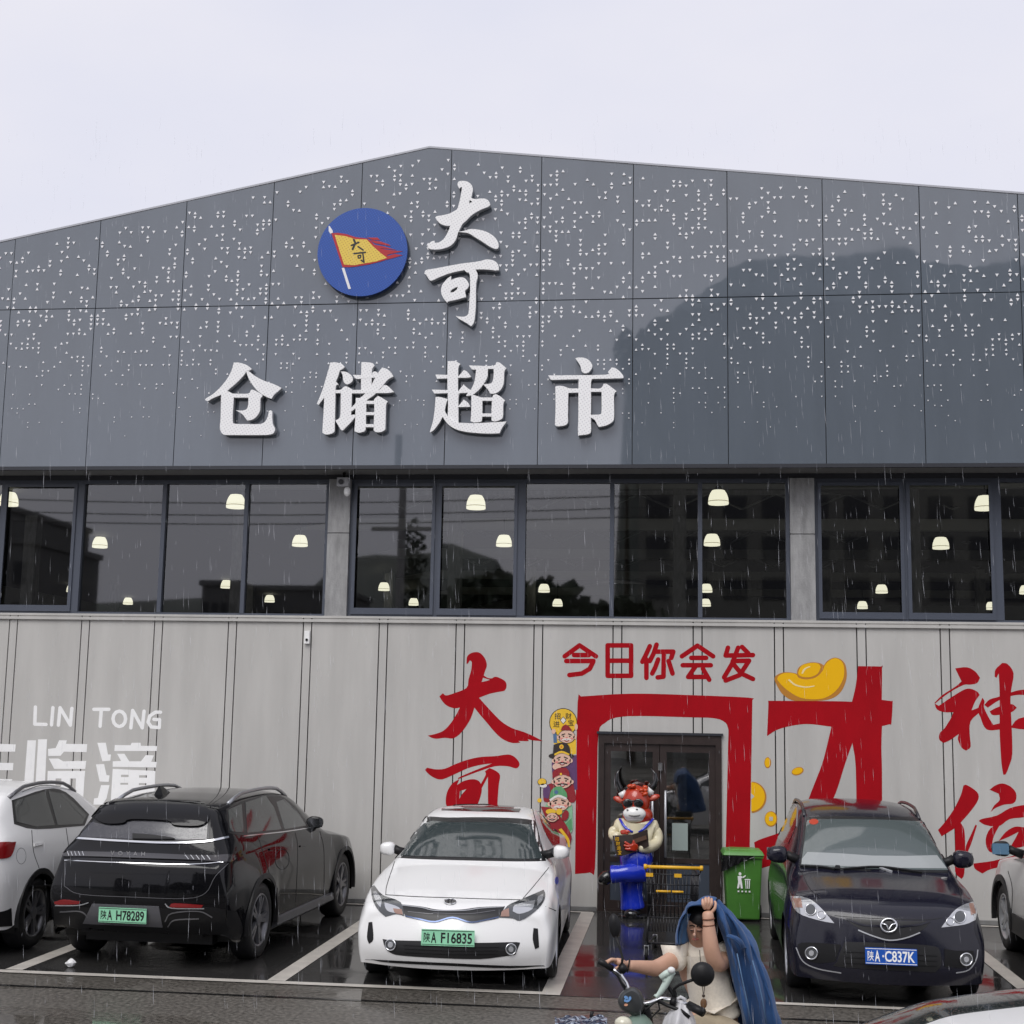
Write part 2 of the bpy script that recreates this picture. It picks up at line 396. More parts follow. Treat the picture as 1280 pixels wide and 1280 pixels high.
# thin bright cap along the roof edge and the roof behind it
c = MB()
for a, b in (((XL, roof_z(XL)), (-3.31, 10.10)), ((-3.31, 10.10), (XR, roof_z(XR)))):
    c.add([(a[0], YF-.006, a[1]+.004), (b[0], YF-.006, b[1]+.004), (b[0], YF-.006, b[1]+.03), (a[0], YF-.006, a[1]+.03), (a[0], YF+.3, a[1]+.004), (b[0], YF+.3, b[1]+.004), (b[0], YF+.3, b[1]+.03), (a[0], YF+.3, a[1]+.03)],
          [(0, 1, 2, 3), (7, 6, 5, 4), (3, 2, 6, 7), (4, 5, 1, 0), (0, 3, 7, 4), (1, 5, 6, 2)])
c.obj('roof_cap', mat('cap_flashing', (.45, .46, .5), .35), fas)
rf = MB()
rf.add([(-31, -.2, roof_z(XL)-.3), (XL, -.2, roof_z(XL)-.3), (-3.31, -.2, 9.8), (-3.31, 60, 9.8), (XL, 60, roof_z(XL)-.3), (-31, 60, roof_z(XL)-.3)], [(0, 1, 4, 5), (1, 2, 3, 4)])
rf.add([(-3.31, -.2, 9.8), (XR, -.2, roof_z(XR)-.3), (21, -.2, roof_z(XR)-.3), (21, 60, roof_z(XR)-.3), (XR, 60, roof_z(XR)-.3), (-3.31, 60, 9.8)], [(0, 1, 4, 5), (1, 2, 3, 4)])
rf.obj('roof', mat('dark_roof_sheet', (.06, .06, .06), .7), bld)
s = MB(); s.box((XL, YF-.004, ZC-.05), (XR, YF+.05, ZC-.002)); s.obj('drip_edge', M_FRAMED, fas)
MB().box((XL, YF+.052, ZC-.03), (XR, .05, ZC)).obj('soffit', M_SOFFIT, fas)
# perforations : lattice of little triangles that shrink downwards
pf = MB(); rp_ = random.Random(11)
NC = 15
for k in range(-4, 14):
    a = PX0+k*PP
    prev = {}
    for j in range(0, 62):
        z = 9.98-j*.0655
        tt = min(1, max(0, (z-6.15)/(7.75-6.15)))
        sz = .0135+.0305*tt
        pr = .30 if z > 7.6 else .30*min(1, max(0, (z-6.1)/1.2))**.7
        for i in range(NC):
            x = a+.045+i*(PP-.09)/(NC-1)
            if z > roof_z(x)-.14: continue
            near = prev.get(i) == 'u'
            q = rp_.random()
            if q > (pr*1.45 if near else pr*.80): prev[i] = None; continue
            up = (rp_.random() < .42) and not near
            prev[i] = 'u' if up else 'd'
            h = sz*.9; y0, y1 = YF-.006, YF+.004
            if sz < .019: T = [(x-sz/2, z), (x, z-sz/2), (x+sz/2, z), (x, z+sz/2)]
            elif up: T = [(x-sz/2, z-h/2), (x+sz/2, z-h/2), (x, z+h/2)]
            else: T = [(x, z-h/2), (x+sz/2, z+h/2), (x-sz/2, z+h/2)]
            n = len(T)
            pf.add([(u, y0, v) for u, v in T]+[(u, y1, v) for u, v in T], [tuple(range(n))]+[(m_, m_+n, (m_+1) % n+n, (m_+1) % n) for m_ in range(n)])
o = pf.obj('perforation_triangles', M_PERF, fas); o['kind'] = 'stuff'
# hall inside ------------------------------------------------------------------
it = MB()
it.add([(-30, .3, .02), (20, .3, .02), (20, 58, .02), (-30, 58, .02)], [(0, 1, 2, 3)])
it.add([(-30, 58, 0), (20, 58, 0), (20, 58, 9.6), (-30, 58, 9.6)], [(0, 1, 2, 3)])
it.add([(-30, .3, 0), (-30, 58, 0), (-30, 58, 9), (-30, .3, 9)], [(0, 1, 2, 3)])
it.add([(20, .3, 0), (20, 58, 0), (20, 58, 9), (20, .3, 9)], [(0, 1, 2, 3)])
for yy in (8, 16, 24, 32, 40, 48): it.box((-30, yy, 8.1), (20, yy+.25, 8.45))
it.obj('hall_interior', M_INT, bld)
tr0 = MB()
for yy in (6, 14, 22, 30, 38):
    for xx in range(-28, 19, 2): tr0.tube([(xx, yy, 8.45), (xx+1, yy, 8.9), (xx+2, yy, 8.45)], .035, 4)
    tr0.box((-30, yy-.06, 8.88), (20, yy+.06, 9.0))
for xx in (-24, -18, -12, -6, 0, 6, 12): tr0.box((xx, 18, 0), (xx+.35, 18.35, 8.4)); tr0.box((xx, 38, 0), (xx+.35, 38.35, 8.4))
tro = tr0.obj('roof_truss', M_CONC, bld); tro['kind'] = 'stuff'
M_LBAND = mat('lamp_band', (.55, .50, .36), .5, emit=(1, .9, .6, .35))
def pendant(px, py, label, z=7.45):
    p = on_z(px, py, z); r = .235
    e = empty('pendant_lamp', (p.x, p.y, z), 0, label, 'lamp', 'pendant lamps hanging in the hall')
    MB().lathe([(.55*r, .19), (.62*r, .185), (.8*r, .12), (.95*r, .02), (r, -.08), (r*1.0, -.13), (.97*r, -.14)], 20).obj('lamp_shade', M_LAMP, e, angle=40)
    MB().tube([(0, 0, .19), (0, 0, 1.1)], .012, 5).obj('cord', M_BLACKP, e)
    MB().lathe([(r*1.0, -.085), (r*1.03, -.08), (r*1.03, -.07), (r*.995, -.065)], 20, caps=False).obj('shade_band', M_LBAND, e, smooth=True)
    MB().lathe([(.09, .185), (.10, .21), (.05, .29), (.03, .30)], 12).obj('cap', M_BLACKP, e)
for px, py, lb in (
    (11, 625, 'lit pendant lamp at the far left edge, high in the leftmost pane'),
    (125, 679, 'large lit lamp in the second pane from the left'),
    (160, 752, 'small lit lamp low in the second pane from the left'),
    (295, 628, 'large lit lamp high beside the third mullion left of the pillar'),
    (283, 731, 'small lit lamp low in the third pane, left of the mullion'),
    (375, 677, 'large lit lamp in the pane just left of the security camera'),
    (337, 749, 'small lit lamp low in the pane just left of the security camera'),
    (90, 736, 'small lit lamp half hidden by the leftmost thick mullion'),
    (480, 734, 'small lit lamp low in the first pane right of the security camera'),
    (517, 753, 'smallest lit lamp low in the first pane right of the security camera'),
    (595, 629, 'large lit lamp high in the second pane right of the security camera'),
    (630, 677, 'lit lamp beside the thick middle mullion, second pane right of the camera'),
    (680, 736, 'small lit lamp just right of the thick middle mullion, upper of two'),
    (697, 754, 'small lit lamp just right of the thick middle mullion, lower of two'),
    (883, 736, 'small lit lamp in the last pane before the right pillar, third from top'),
    (882, 754, 'small lit lamp in the last pane before the right pillar, lowest'),
    (898, 623, 'large lit lamp in the last pane before the right pillar, highest'),
    (890, 676, 'lit lamp in the last pane before the right pillar, second from top'),
    (1102, 737, 'small lit lamp in the first pane right of the right pillar, upper of two'),
    (1078, 757, 'small lit lamp in the first pane right of the right pillar, lower of two'),
    (1176, 680, 'large lit lamp in the second pane right of the right pillar'),
    (1231, 630, 'large lit lamp beside the thick mullion at the far right'),
    (1239, 758, 'small lit lamp beside the thick mullion at the far right'),
    (1282, 738, 'small lit lamp cut by the right edge of the picture')):
    pendant(px, py, lb)
# door ---------------------------------------------------------------------------
M_DOORF = mat('brown_door_frame', (.030, .020, .018), .4, noise=(7, .2))
M_DOORP = mat('slate_door_panel', (.05, .062, .085), .35)
M_GLASSD = glass_mat('door_glass', (.45, .48, .48), .17)
dr = empty('entrance_door', (DX0, 0, 0)); dr.parent = bld
W = DX1-DX0; fw = .075
f = MB(); f.box((0, -.03, 0), (fw, .10, DZ)); f.box((W-fw, -.03, 0), (W, .10, DZ)); f.box((fw, -.03, DZ-.12), (W-fw, .10, DZ)); f.box((fw, -.02, 0), (W-fw, .1, .03))
f.obj('door_frame', M_DOORF, dr)
MB().box((-.02, -.05, DZ), (W+.02, -.002, DZ+.03)).obj('door_lintel', M_FRAMED, dr)
mid = W/2-.0
for (a, b, hx) in ((fw, mid-.004, mid-.09), (mid+.004, W-fw, mid+.075)):
    lf = MB(); t = .085
    lf.box((a, .0, .03), (a+t, .05, DZ-.12)); lf.box((b-t, .0, .03), (b, .05, DZ-.12)); lf.box((a+t, .0, DZ-.12-.1), (b-t, .05, DZ-.12)); lf.box((a+t, .0, .03), (b-t, .05, .14)); lf.box((a+t, 0, .62), (b-t, .05, .68))
    lo = lf.obj('door_leaf', M_DOORF, dr)
    MB().box((a+t, .012, .14), (b-t, .04, .62)).obj('kick_panel', M_DOORP, lo)
    MB().add([(a+t, .025, .68), (b-t, .025, .68), (b-t, .025, DZ-.22), (a+t, .025, DZ-.22)], [(0, 1, 2, 3)]).obj('door_glass', M_GLASSD, lo)
    h = MB(); h.tube([(hx, 0, 1.52), (hx, -.07, 1.52), (hx, -.07, .7), (hx, 0, .7)], .016, 8); h.obj('handle', M_ALLOY, lo, smooth=True)
MB().box((mid-.02, -.045, 1.78), (mid+.035, -.031, 1.88)).obj('lock_plate', M_CHROME, dr)
pap = mat('pale_notice', (.30, .36, .34), .6)
MB().box((mid+.16, .015, .78), (mid+.36, .022, 1.12)).obj('notice', pap, dr)
MB().box((fw+.11, .015, .75), (fw+.33, .022, 1.0)).obj('notice', mat('dark_notice', (.12, .13, .15), .5), dr)
# camera and boxes on the front
e = empty('security_camera', tuple(on_y(430, 592, -.12)), 0, 'small white security camera hung under the soffit by the left pillar', 'camera')
MB().tube([(0, .02, .03), (0, 0, -.06)], .02, 8).obj('bracket', M_BLACKP, e)
MB().box((-.07, -.10, -.19), (.09, .06, -.07)).obj('housing', mat('camera_grey', (.35, .35, .36), .4), e)
MB().lathe([(.035, 0), (.035, -.02)], 12, (-.01, -.10, -.13), 'y').obj('lens', M_BLACK, e)
MB().ellipsoid((.06, -.03, -.25), (.045, .045, .07)).obj('lamp', M_WPAINT, e, smooth=True)
q = on_y(384, 797, -.03)
e = empty('junction_box', (q.x, 0, q.z), 0, 'small white junction box fixed high on the wall between two grooves', 'box')
MB().box((-.035, -.05, -.08), (.035, -.001, .09)).obj('cover', M_WPAINT, e)
MB().lathe([(.018, 0), (.018, -.012)], 10, (0, -.05, -.03), 'y').obj('knob', M_BLACKP, e)
# ---------------------------------------------------------------- sign characters on the fascia
def led_face(name, col, dot, pitch=.037, r=.0075):
    """white acrylic face set with a staggered grid of small lamp beads"""
    m = mat(name, col, .35); t = m.node_tree; L = t.links.new; nn = t.nodes.new; b = t.nodes['Principled BSDF']
    g = nn('ShaderNodeTexCoord'); mp = nn('ShaderNodeMapping'); mp.inputs['Rotation'].default_value = (0, R_(33), 0)
    mp.inputs['Scale'].default_value = (1/pitch, 0, 1/pitch)
    fr = nn('ShaderNodeVectorMath'); fr.operation = 'FRACTION'; su = nn('ShaderNodeVectorMath'); su.operation = 'SUBTRACT'; su.inputs[1].default_value = (.5, 0, .5)
    ln = nn('ShaderNodeVectorMath'); ln.operation = 'LENGTH'; lt = nn('ShaderNodeMath'); lt.operation = 'LESS_THAN'; lt.inputs[1].default_value = r/pitch
    mx = nn('ShaderNodeMix'); mx.data_type = 'RGBA'; mx.inputs['A'].default_value = (*col, 1); mx.inputs['B'].default_value = (*dot, 1)
    L(g.outputs['Object'], mp.inputs[0]); L(mp.outputs[0], fr.inputs[0]); L(fr.outputs[0], su.inputs[0]); L(su.outputs[0], ln.inputs[0])
    L(ln.outputs['Value'], lt.inputs[0]); L(lt.outputs[0], mx.inputs['Factor']); L(mx.outputs['Result'], b.inputs['Base Color']); return m
M_LED = led_face('white_led_face', (.93, .93, .93), (.68, .68, .70))
def sign_char(name, polys, label, ox, oy, sc, curved=True, depth=.09):
    Y1 = YF-.025; Y0 = Y1-depth
    c = on_y(ox+50, oy+50, YF)
    e = empty(name, (c.x, YF, c.z), 0, label, 'sign letter', 'white raised sign characters')
    face = MB(); side = MB()
    for i, pl in enumerate(polys):
        P, holes = (pl if isinstance(pl, tuple) else (pl, []))
        if len(P) == 2: (a, b), (c_, d_) = P; P = [(a, b), (c_, b), (c_, d_), (a, d_)]
        Q = spline(zoomed(P, ox, oy, sc), 3 if curved else 1)
        H = [[(x-c.x, z-c.z) for x, z in to_wall(zoomed(h, ox, oy, sc), Y0)] for h in holes]
        Q = [(x-c.x, z-c.z) for x, z in to_wall(Q, Y0)]
        k = i*.0017
        face.poly(Q, Y0-YF-k, Y0-YF+.02, H); side.poly(Q, Y0-YF+.018-k, Y1-YF, H)
    face.obj('letter_face', M_LED, e); side.obj('letter_return', M_SIDE, e)
    st = MB()
    xs = [v[0] for v in face.v]; zs = [v[2] for v in face.v]
    return e
B2 = lambda x0, y0, x1, y1: [(x0, y0), (x1, y0), (x1, y1), (x0, y1)]
sign_char('sign_character', [
 ([(555,150),(580,122),(640,118),(700,135),(745,180),(757,235),(745,300),(735,345),(790,360),(880,352),(940,362),(975,395),(990,435),(960,462),(880,495),(800,535),(730,585),(670,645),(620,690),(590,745),(560,810),(530,900),(480,965),(410,1005),(320,1028),(230,1032),(175,1020),(150,995),(165,965),(200,930),(245,915),(250,945),(310,935),(370,890),(410,830),(440,765),(455,715),(400,715),(330,690),(280,645),(258,605),(280,588),(360,575),(440,555),(510,520),(550,490),(570,430),(590,350),(605,265),(612,215),(600,195),(580,220),(560,190)], [[(712,372),(752,395),(708,420)]]),
 [(560,797),(640,785),(690,768),(750,760),(830,768),(920,790),(1000,830),(1060,880),(1095,940),(1100,1000),(1085,1020),(1045,1022),(970,985),(880,925),(790,870),(720,825),(660,808)]],
 'white brush-style raised character at the very top of the sign, right of the blue disc', 520, 215, 10.667)
sign_char('sign_character', [
 [(110,285),(135,240),(240,222),(380,195),(500,172),(620,152),(740,138),(850,122),(930,100),(1010,105),(1070,135),(1100,185),(1105,240),(1060,245),(980,235),(880,230),(790,232),(815,275),(822,330),(805,400),(798,500),(798,620),(795,740),(785,860),(770,940),(740,985),(720,980),(680,950),(610,910),(560,880),(530,850),(560,858),(640,862),(690,835),(705,770),(712,660),(720,540),(722,420),(718,320),(705,275),(670,265),(645,240),(560,255),(440,285),(320,330),(210,380),(170,360),(140,310)],
 ([(470,320),(465,375),(530,350),(600,338),(650,350),(690,395),(705,440),(690,480),(655,515),(660,560),(668,600),(600,618),(520,640),(440,655),(415,675),(370,620),(340,560),(335,500),(350,440),(390,385),(430,345)], [[(452,540),(470,505),(520,475),(560,462),(545,500),(500,535)]])],
 'white brush-style raised character directly below the topmost one', 520, 315, 10.667)
S = 11.636
sign_char('sign_character', [
 [(490,95),(560,95),(640,115),(710,150),(750,190),(715,210),(670,215),(660,245),(600,320),(500,415),(400,500),(310,560),(240,590),(170,620),(115,655),(75,640),(90,615),(180,560),(270,480),(350,390),(420,290),(465,190)],
 [(670,215),(715,225),(800,290),(920,355),(1050,400),(1140,440),(1185,465),(1140,510),(1080,560),(1040,620),(980,600),(900,555),(820,490),(750,400),(700,310)],
 [(310,560),(330,520),(400,510),(490,555),(490,640),(480,760),(475,900),(480,980),(560,990),(700,990),(850,992),(920,975),(965,930),(995,850),(1000,800),(1030,790),(1050,810),(1050,900),(1060,990),(1090,1060),(1070,1120),(1000,1145),(850,1150),(600,1150),(400,1148),(340,1140),(300,1090),(290,1030),(300,900),(305,700)],
 [(480,548),(700,548),(740,500),(780,495),(900,560),(905,590),(880,620),(878,700),(870,800),(830,870),(770,920),(690,940),(660,900),(620,850),(560,810),(520,790),(600,795),(670,780),(695,740),(705,680),(705,605),(480,605)]],
 'white raised character at the left end of the lower sign row', 250, 445, S)
sign_char('sign_character', [
 [(265,95),(340,92),(430,115),(475,155),(440,190),(405,210),(380,290),(345,370),(385,410),(345,440),(340,600),(335,800),(330,1000),(325,1095),(280,1130),(200,1140),(150,1115),(160,950),(170,780),(178,600),(140,650),(95,710),(70,695),(110,600),(160,470),(200,330),(240,200)],
 [(420,225),(490,230),(560,270),(595,330),(575,380),(520,410),(475,395),(455,350),(445,280)],
 [(345,495),(420,490),(470,445),(520,450),(590,490),(580,560),(575,700),(570,800),(570,860),(620,850),(625,890),(550,980),(450,1080),(420,1070),(340,940),(400,900),(415,830),(418,700),(420,540),(345,540)],
 [(720,90),(800,92),(880,105),(910,140),(875,190),(870,280),(865,400),(850,520),(715,520),(715,300)],
 [(595,275),(720,280),(870,285),(885,240),(920,225),(955,245),(960,310),(880,318),(720,330),(640,330)],
 [(1020,170),(1090,190),(1150,240),(1185,300),(1110,340),(1040,420),(960,510),(900,570),(800,640),(790,665),(640,760),(570,810),(570,760),(640,680),(640,610),(700,610),(780,540),(860,430),(920,320),(975,230)],
 [(580,495),(720,495),(900,500),(980,500),(1030,440),(1080,425),(1140,470),(1195,525),(1100,540),(900,540),(700,545),(580,545)],
 [(640,620),(790,640),(790,800),(785,950),(780,1075),(730,1110),(670,1115),(620,1095),(630,950),(635,780)],
 [(905,640),(960,585),(1010,605),(1105,665),(1080,710),(1075,850),(1070,1000),(1065,1070),(1010,1105),(940,1110),(900,1085),(905,900),(910,750)],
 B2(788,655,912,700), B2(783,820,912,862), B2(778,995,908,1038)],
 'white raised character second from the left in the lower sign row', 390, 445, S)
sign_char('sign_character', [
 [(345,75),(450,75),(530,115),(500,160),(495,300),(495,500),(520,540),(500,600),(500,800),(500,965),(420,965),(350,900),(350,700),(340,400)],
 [(165,270),(350,275),(350,325),(190,330)], [(115,490),(350,495),(350,540),(150,545)],
 [(490,310),(580,205),(630,230),(685,300),(640,315),(490,318)], [(490,530),(575,415),(640,470),(680,500),(630,535),(530,540),(490,560)], [(490,745),(580,635),(640,680),(675,740)],
 [(170,600),(230,598),(345,630),(325,690),(305,800),(340,860),(290,890),(270,890),(220,980),(150,1070),(100,1110),(90,1095),(130,960),(155,800),(165,680)],
 [(300,800),(350,880),(430,945),(500,970),(700,980),(950,970),(1200,955),(1180,985),(1140,1040),(1100,1125),(950,1130),(750,1120),(560,1095),(430,1050),(340,980),(280,890)],
 [(655,140),(800,145),(1010,145),(1060,90),(1110,105),(1200,180),(1170,225),(1165,330),(1155,420),(1110,500),(1040,545),(965,550),(930,490),(865,415),(960,405),(1000,370),(1015,280),(1015,190),(930,190),(925,300),(880,390),(830,460),(770,520),(700,570),(620,585),(625,560),(690,480),(740,360),(760,200),(700,195)],
 [(690,565),(740,575),(850,610),(850,760),(845,920),(820,960),(720,968),(680,950),(690,800)],
 [(1000,590),(1050,558),(1110,590),(1180,650),(1155,700),(1150,880),(1110,930),(1030,955),(985,940),(985,760)],
 B2(848,608,1002,655), B2(845,840,992,885)],
 'white raised character third from the left in the lower sign row', 530, 445, S)
sign_char('sign_character', [
 [(455,90),(500,80),(590,85),(660,125),(700,185),(690,245),(640,300),(580,305),(545,270),(525,190)],
 [(60,340),(280,340),(310,338),(900,330),(930,290),(985,225),(1040,235),(1110,290),(1155,350),(1150,380),(1000,385),(720,390),(500,395),(100,405)],
 [(505,380),(720,385),(685,430),(685,700),(682,1000),(685,1150),(640,1195),(510,1212),(495,1190),(500,900),(500,600)],
 [(165,500),(220,492),(290,500),(375,530),(510,530),(510,590),(355,595),(350,750),(348,900),(345,1030),(290,1070),(190,1080),(160,1060),(168,800)],
 [(675,530),(820,530),(870,470),(920,470),(1055,570),(1020,620),(1020,800),(1018,960),(990,1020),(900,1070),(800,1090),(775,1060),(740,990),(675,950),(675,915),(800,910),(835,880),(838,700),(838,580),(675,580)]],
 'white raised character at the right end of the lower sign row', 680, 440, S)
# round blue sign with a flag
dc = on_y(453, 315, YF-.1); rd = on_y(509.5, 315, YF-.1).x-dc.x
e = empty('round_sign', (dc.x, YF, dc.z), 0, 'round blue sign disc bearing a yellow pennant on a white pole', 'sign')
M_BLUEL = led_face('blue_led_face', (.018, .075, .36), (.03, .14, .52), .03, .006); M_YELL = led_face('yellow_led_face', (.80, .58, .09), (.50, .22, .04), .036, .006)
MB().lathe([(rd, -.03), (rd, -.10)], 72, axis='y').obj('disc_edge', mat('dark_blue_edge', (.012, .03, .11), .4), e)
MB().lathe([(rd-.002, -.099), (rd-.002, -.106)], 72, axis='y').obj('disc_face', M_BLUEL, e)
def disc(P, n=1, y=0): return [(x-dc.x, z-dc.z) for x, z in to_wall(spline(zoomed(P, 390, 255, 10.24), n), YF-.106-y)]
M_RLED = mat('red_led_face', (.45, .012, .02), .4)
red = MB(); red.poly(disc([(248,375),(330,368),(440,385),(560,425),(700,440),(760,480),(830,550),(900,600),(965,660),(990,700),(880,735),(740,770),(560,800),(480,808),(390,808)], 1, .004), -.111, -.106)
for a in ([(700,430),(840,430),(870,462),(780,460)], [(740,460),(880,480),(990,520),(1010,540),(800,500)], [(800,520),(930,545),(1080,590),(940,570),(850,570)], [(860,570),(1000,590),(1090,600),(960,625),(900,610)], [(910,610),(1080,600),(1165,605),(1000,640),(940,660)], [(950,670),(1060,640),(1160,655),(1040,690),(980,705)]):
    red.poly(disc(a, 1, .004), -.1105-random.random()*.0004, -.106)
red.obj('flag_border', M_RLED, e)
MB().poly(disc([(290,395),(420,410),(560,450),(700,455),(780,540),(870,620),(960,690),(820,735),(640,765),(540,785),(410,775),(350,590)], 1, .006), -.1135, -.111).obj('flag_field', M_YELL, e)
fp = MB(); fp.poly(disc([(380,820),(412,815),(498,1085),(465,1088)], 1, .004), -.111, -.106); fp.poly(disc([(212,285),(225,280),(262,335),(268,365),(235,380),(215,350)], 1, .004), -.1108, -.106); fp.obj('flag_pole', M_WHITE, e)
ch = MB()
for P, wd in (([(535,455),(555,500),(520,580)],26),([(505,530),(600,490)],22),([(590,545),(655,590)],20),([(535,635),(685,618)],20),([(650,625),(665,745),(630,720)],20),([(590,660),(625,655),(620,690),(592,692),(590,660)],16)):
    for q in stroke(P, wd, 3): ch.poly(disc(q, 1, .008), -.1150-random.random()*.0005, -.1135)
ch.obj('flag_lettering', M_BLACK, e)

# ---------------------------------------------------------------- paintings on the lower wall
mur = empty('wall_painting', (0, 0, 0)); mur.parent = bld
LAY = [0]
def paint(name, polys, m, ox=0, oy=0, sc=1, lvl=1, n=3, parent=mur, label=None):
    mb = MB(); y0 = -.0015*lvl
    for i, P in enumerate(polys):
        H = []
        if isinstance(P, tuple): P, H = P
        Q = to_wall(spline(zoomed(P, ox, oy, sc), n) if n > 1 else zoomed(P, ox, oy, sc), 0)
        H = [to_wall(zoomed(h, ox, oy, sc), 0) for h in H]
        mb.poly(Q, y0-.00004*i, y0+.0012, H)
    o = mb.obj(name, m, parent)
    if label: o['label'] = label
    return o
def paint_strokes(name, L, wd, m, ox, oy, sc, **k):
    polys = [q for P in L for q in stroke(P, wd)]
    return paint(name, polys, m, ox, oy, sc, n=1, **k)
for L in ([[(30,130),(125,60),(230,130)], [(90,122),(185,122)], [(40,160),(215,160),(190,210),(140,240),(60,250)]],
          [[(305,60),(455,60),(455,255),(305,255),(305,60)], [(305,158),(455,158)]],
          [[(575,65),(550,120),(527,165)], [(553,150),(553,268)], [(618,55),(600,110),(575,160)], [(605,100),(725,100),(712,140)], [(665,100),(662,260),(625,265)], [(628,150),(610,200),(590,240)], [(695,160),(720,240)]],
          [[(780,130),(880,62),(980,130)], [(840,140),(935,140)], [(785,187),(965,187)], [(870,190),(820,262),(940,262)], [(915,210),(955,280)]],
          [[(1075,75),(1060,125),(1235,122)], [(1165,70),(1205,110)], [(1140,75),(1100,180),(1050,265)], [(1105,160),(1210,158),(1150,250),(1060,285)], [(1110,180),(1160,240),(1235,275)]]):
    paint_strokes('painted_character', L, 30, M_RED, 700, 795, 5.12)
for L in ([[(258,80),(253,205),(335,207)]], [[(385,85),(375,210)]], [[(425,212),(437,85),(512,212),(523,90)]], [[(683,97),(792,97)], [(737,97),(728,220)]],
          [[(868+46*math.cos(a*.5236), 166+56*math.sin(a*.5236)) for a in range(13)]], [[(952,232),(965,105),(1035,232),(1048,110)]], [[(1168,118),(1130,118),(1090,145),(1077,190),(1100,225),(1158,230),(1161,172),(1120,170)]]):
    paint_strokes('painted_letter', L, 25, M_WPAINT, 0, 870, 5.818)
for C in ([[(-120,345),(115,352),(110,405),(-120,405)], [(-120,485),(98,487),(94,540),(-120,540)], [(-120,600),(90,605),(80,660),(-120,660)]],
          [[(200,322),(262,322),(240,690),(172,690)], [(278,315),(342,315),(325,690),(255,690)], [(430,322),(487,322),(480,348),(635,350),(630,408),(465,405),(440,435),(350,437),(350,385),(405,378)],
           [(355,455),(425,455),(460,475),(628,472),(620,530),(395,530)], [(348,545),(620,545),(614,600),(345,600)], [(345,600),(405,600),(402,760),(340,760)], [(447,600),(510,600),(505,760),(443,760)], [(553,600),(614,600),(606,740),(560,800),(545,800)]],
          [[(708,340),(770,340),(785,425),(807,425),(803,470),(745,475)], [(698,497),(757,495),(775,575),(797,578),(790,625),(725,622)], [(735,648),(797,648),(775,745),(745,790),(680,790),(685,745),(712,740)],
           [(835,357),(950,358),(958,340),(1022,340),(1025,362),(1143,364),(1140,400),(832,400)], [(852,420),(905,420),(940,475),(1025,475),(1060,430),(1120,432),(1100,478),(1140,480),(1135,520),(820,515),(820,475),(880,472)],
           ([(820,530),(1130,545),(1122,760),(806,760)], [B2(880,573,935,590), B2(1012,577,1068,594), B2(876,632,932,645), B2(1010,634,1065,648)])]):
    paint('painted_character', C, M_WPAINT, 0, 870, 5.818, n=1)
paint('painted_character', [[(385,180),(388,130),(410,105),(450,92),(490,100),(525,140),(540,190),(525,240),(500,320),(560,305),(600,280),(640,290),(680,315),(690,350),(675,385),(630,395),(560,410),(480,440),(520,485),(580,550),(650,620),(730,670),(820,700),(900,735),(965,770),(895,765),(850,755),(860,770),(810,770),(780,768),(795,782),(740,785),(690,770),(640,740),(590,690),(540,630),(480,560),(445,515),(420,590),(380,660),(330,720),(280,750),(220,745),(160,752),(120,745),(90,728),(150,715),(210,690),(260,640),(300,580),(335,515),(290,520),(235,500),(200,465),(178,430),(205,405),(230,422),(290,405),(385,365),(400,300),(420,230),(425,170),(410,155),(395,180)],
    [(505,285),(515,270),(550,290),(580,292),(570,305)]], M_RED, 520, 800, 6.094)
paint('painted_character', [[(68,990),(85,972),(150,985),(220,980),(300,945),(400,910),(500,890),(600,885),(700,872),(750,890),(785,930),(785,960),(760,978),(700,962),(600,962),(480,1000),(400,1030),(320,1060),(330,1045),(420,1005),(520,965),(580,940),(500,950),(400,975),(300,1020),(200,1062),(140,1050),(95,1020)],
    [(525,1000),(560,975),(605,995),(640,1030),(630,1110),(620,1270),(618,1500),(548,1500),(548,1040),(500,1130),(480,1120),(530,1030)],
    ([(330,1060),(312,1105),(360,1075),(430,1060),(480,1075),(500,1120),(495,1180),(460,1270),(400,1330),(300,1330),(235,1270),(228,1200),(245,1140),(280,1090)], [[(330,1210),(335,1150),(385,1135),(350,1175)]])], M_RED, 520, 800, 6.094)
paint('painted_character', [[(248,70),(265,42),(520,28),(830,36),(1105,48),(1122,60),(1118,300),(1108,830),(1108,1000),(984,1000),(988,830),(1000,300),(1000,200),(975,165),(920,150),(820,147),(560,140),(440,148),(385,175),(352,230),(345,500),(335,900),(310,922),(235,930),(240,500)],
    [(1130,772),(1165,755),(1240,730),(1320,700),(1330,850),(1240,880),(1155,905)]], M_RED, 660, 860, 4)
paint('painted_character', [[(130,422),(640,425),(800,430),(830,300),(848,145),(1030,148),(1040,160),(1038,415),(1115,425),(1125,435),(1115,600),(1100,610),(1040,625),(1035,800),(1040,1000),(1040,1500),(838,1500),(830,960),(803,760),(740,940),(670,1160),(560,1400),(380,1400),(490,1110),(560,930),(600,780),(635,630),(500,612),(400,610),(280,630),(190,660),(120,705),(130,480)]], M_RED, 940, 810, 6.4)
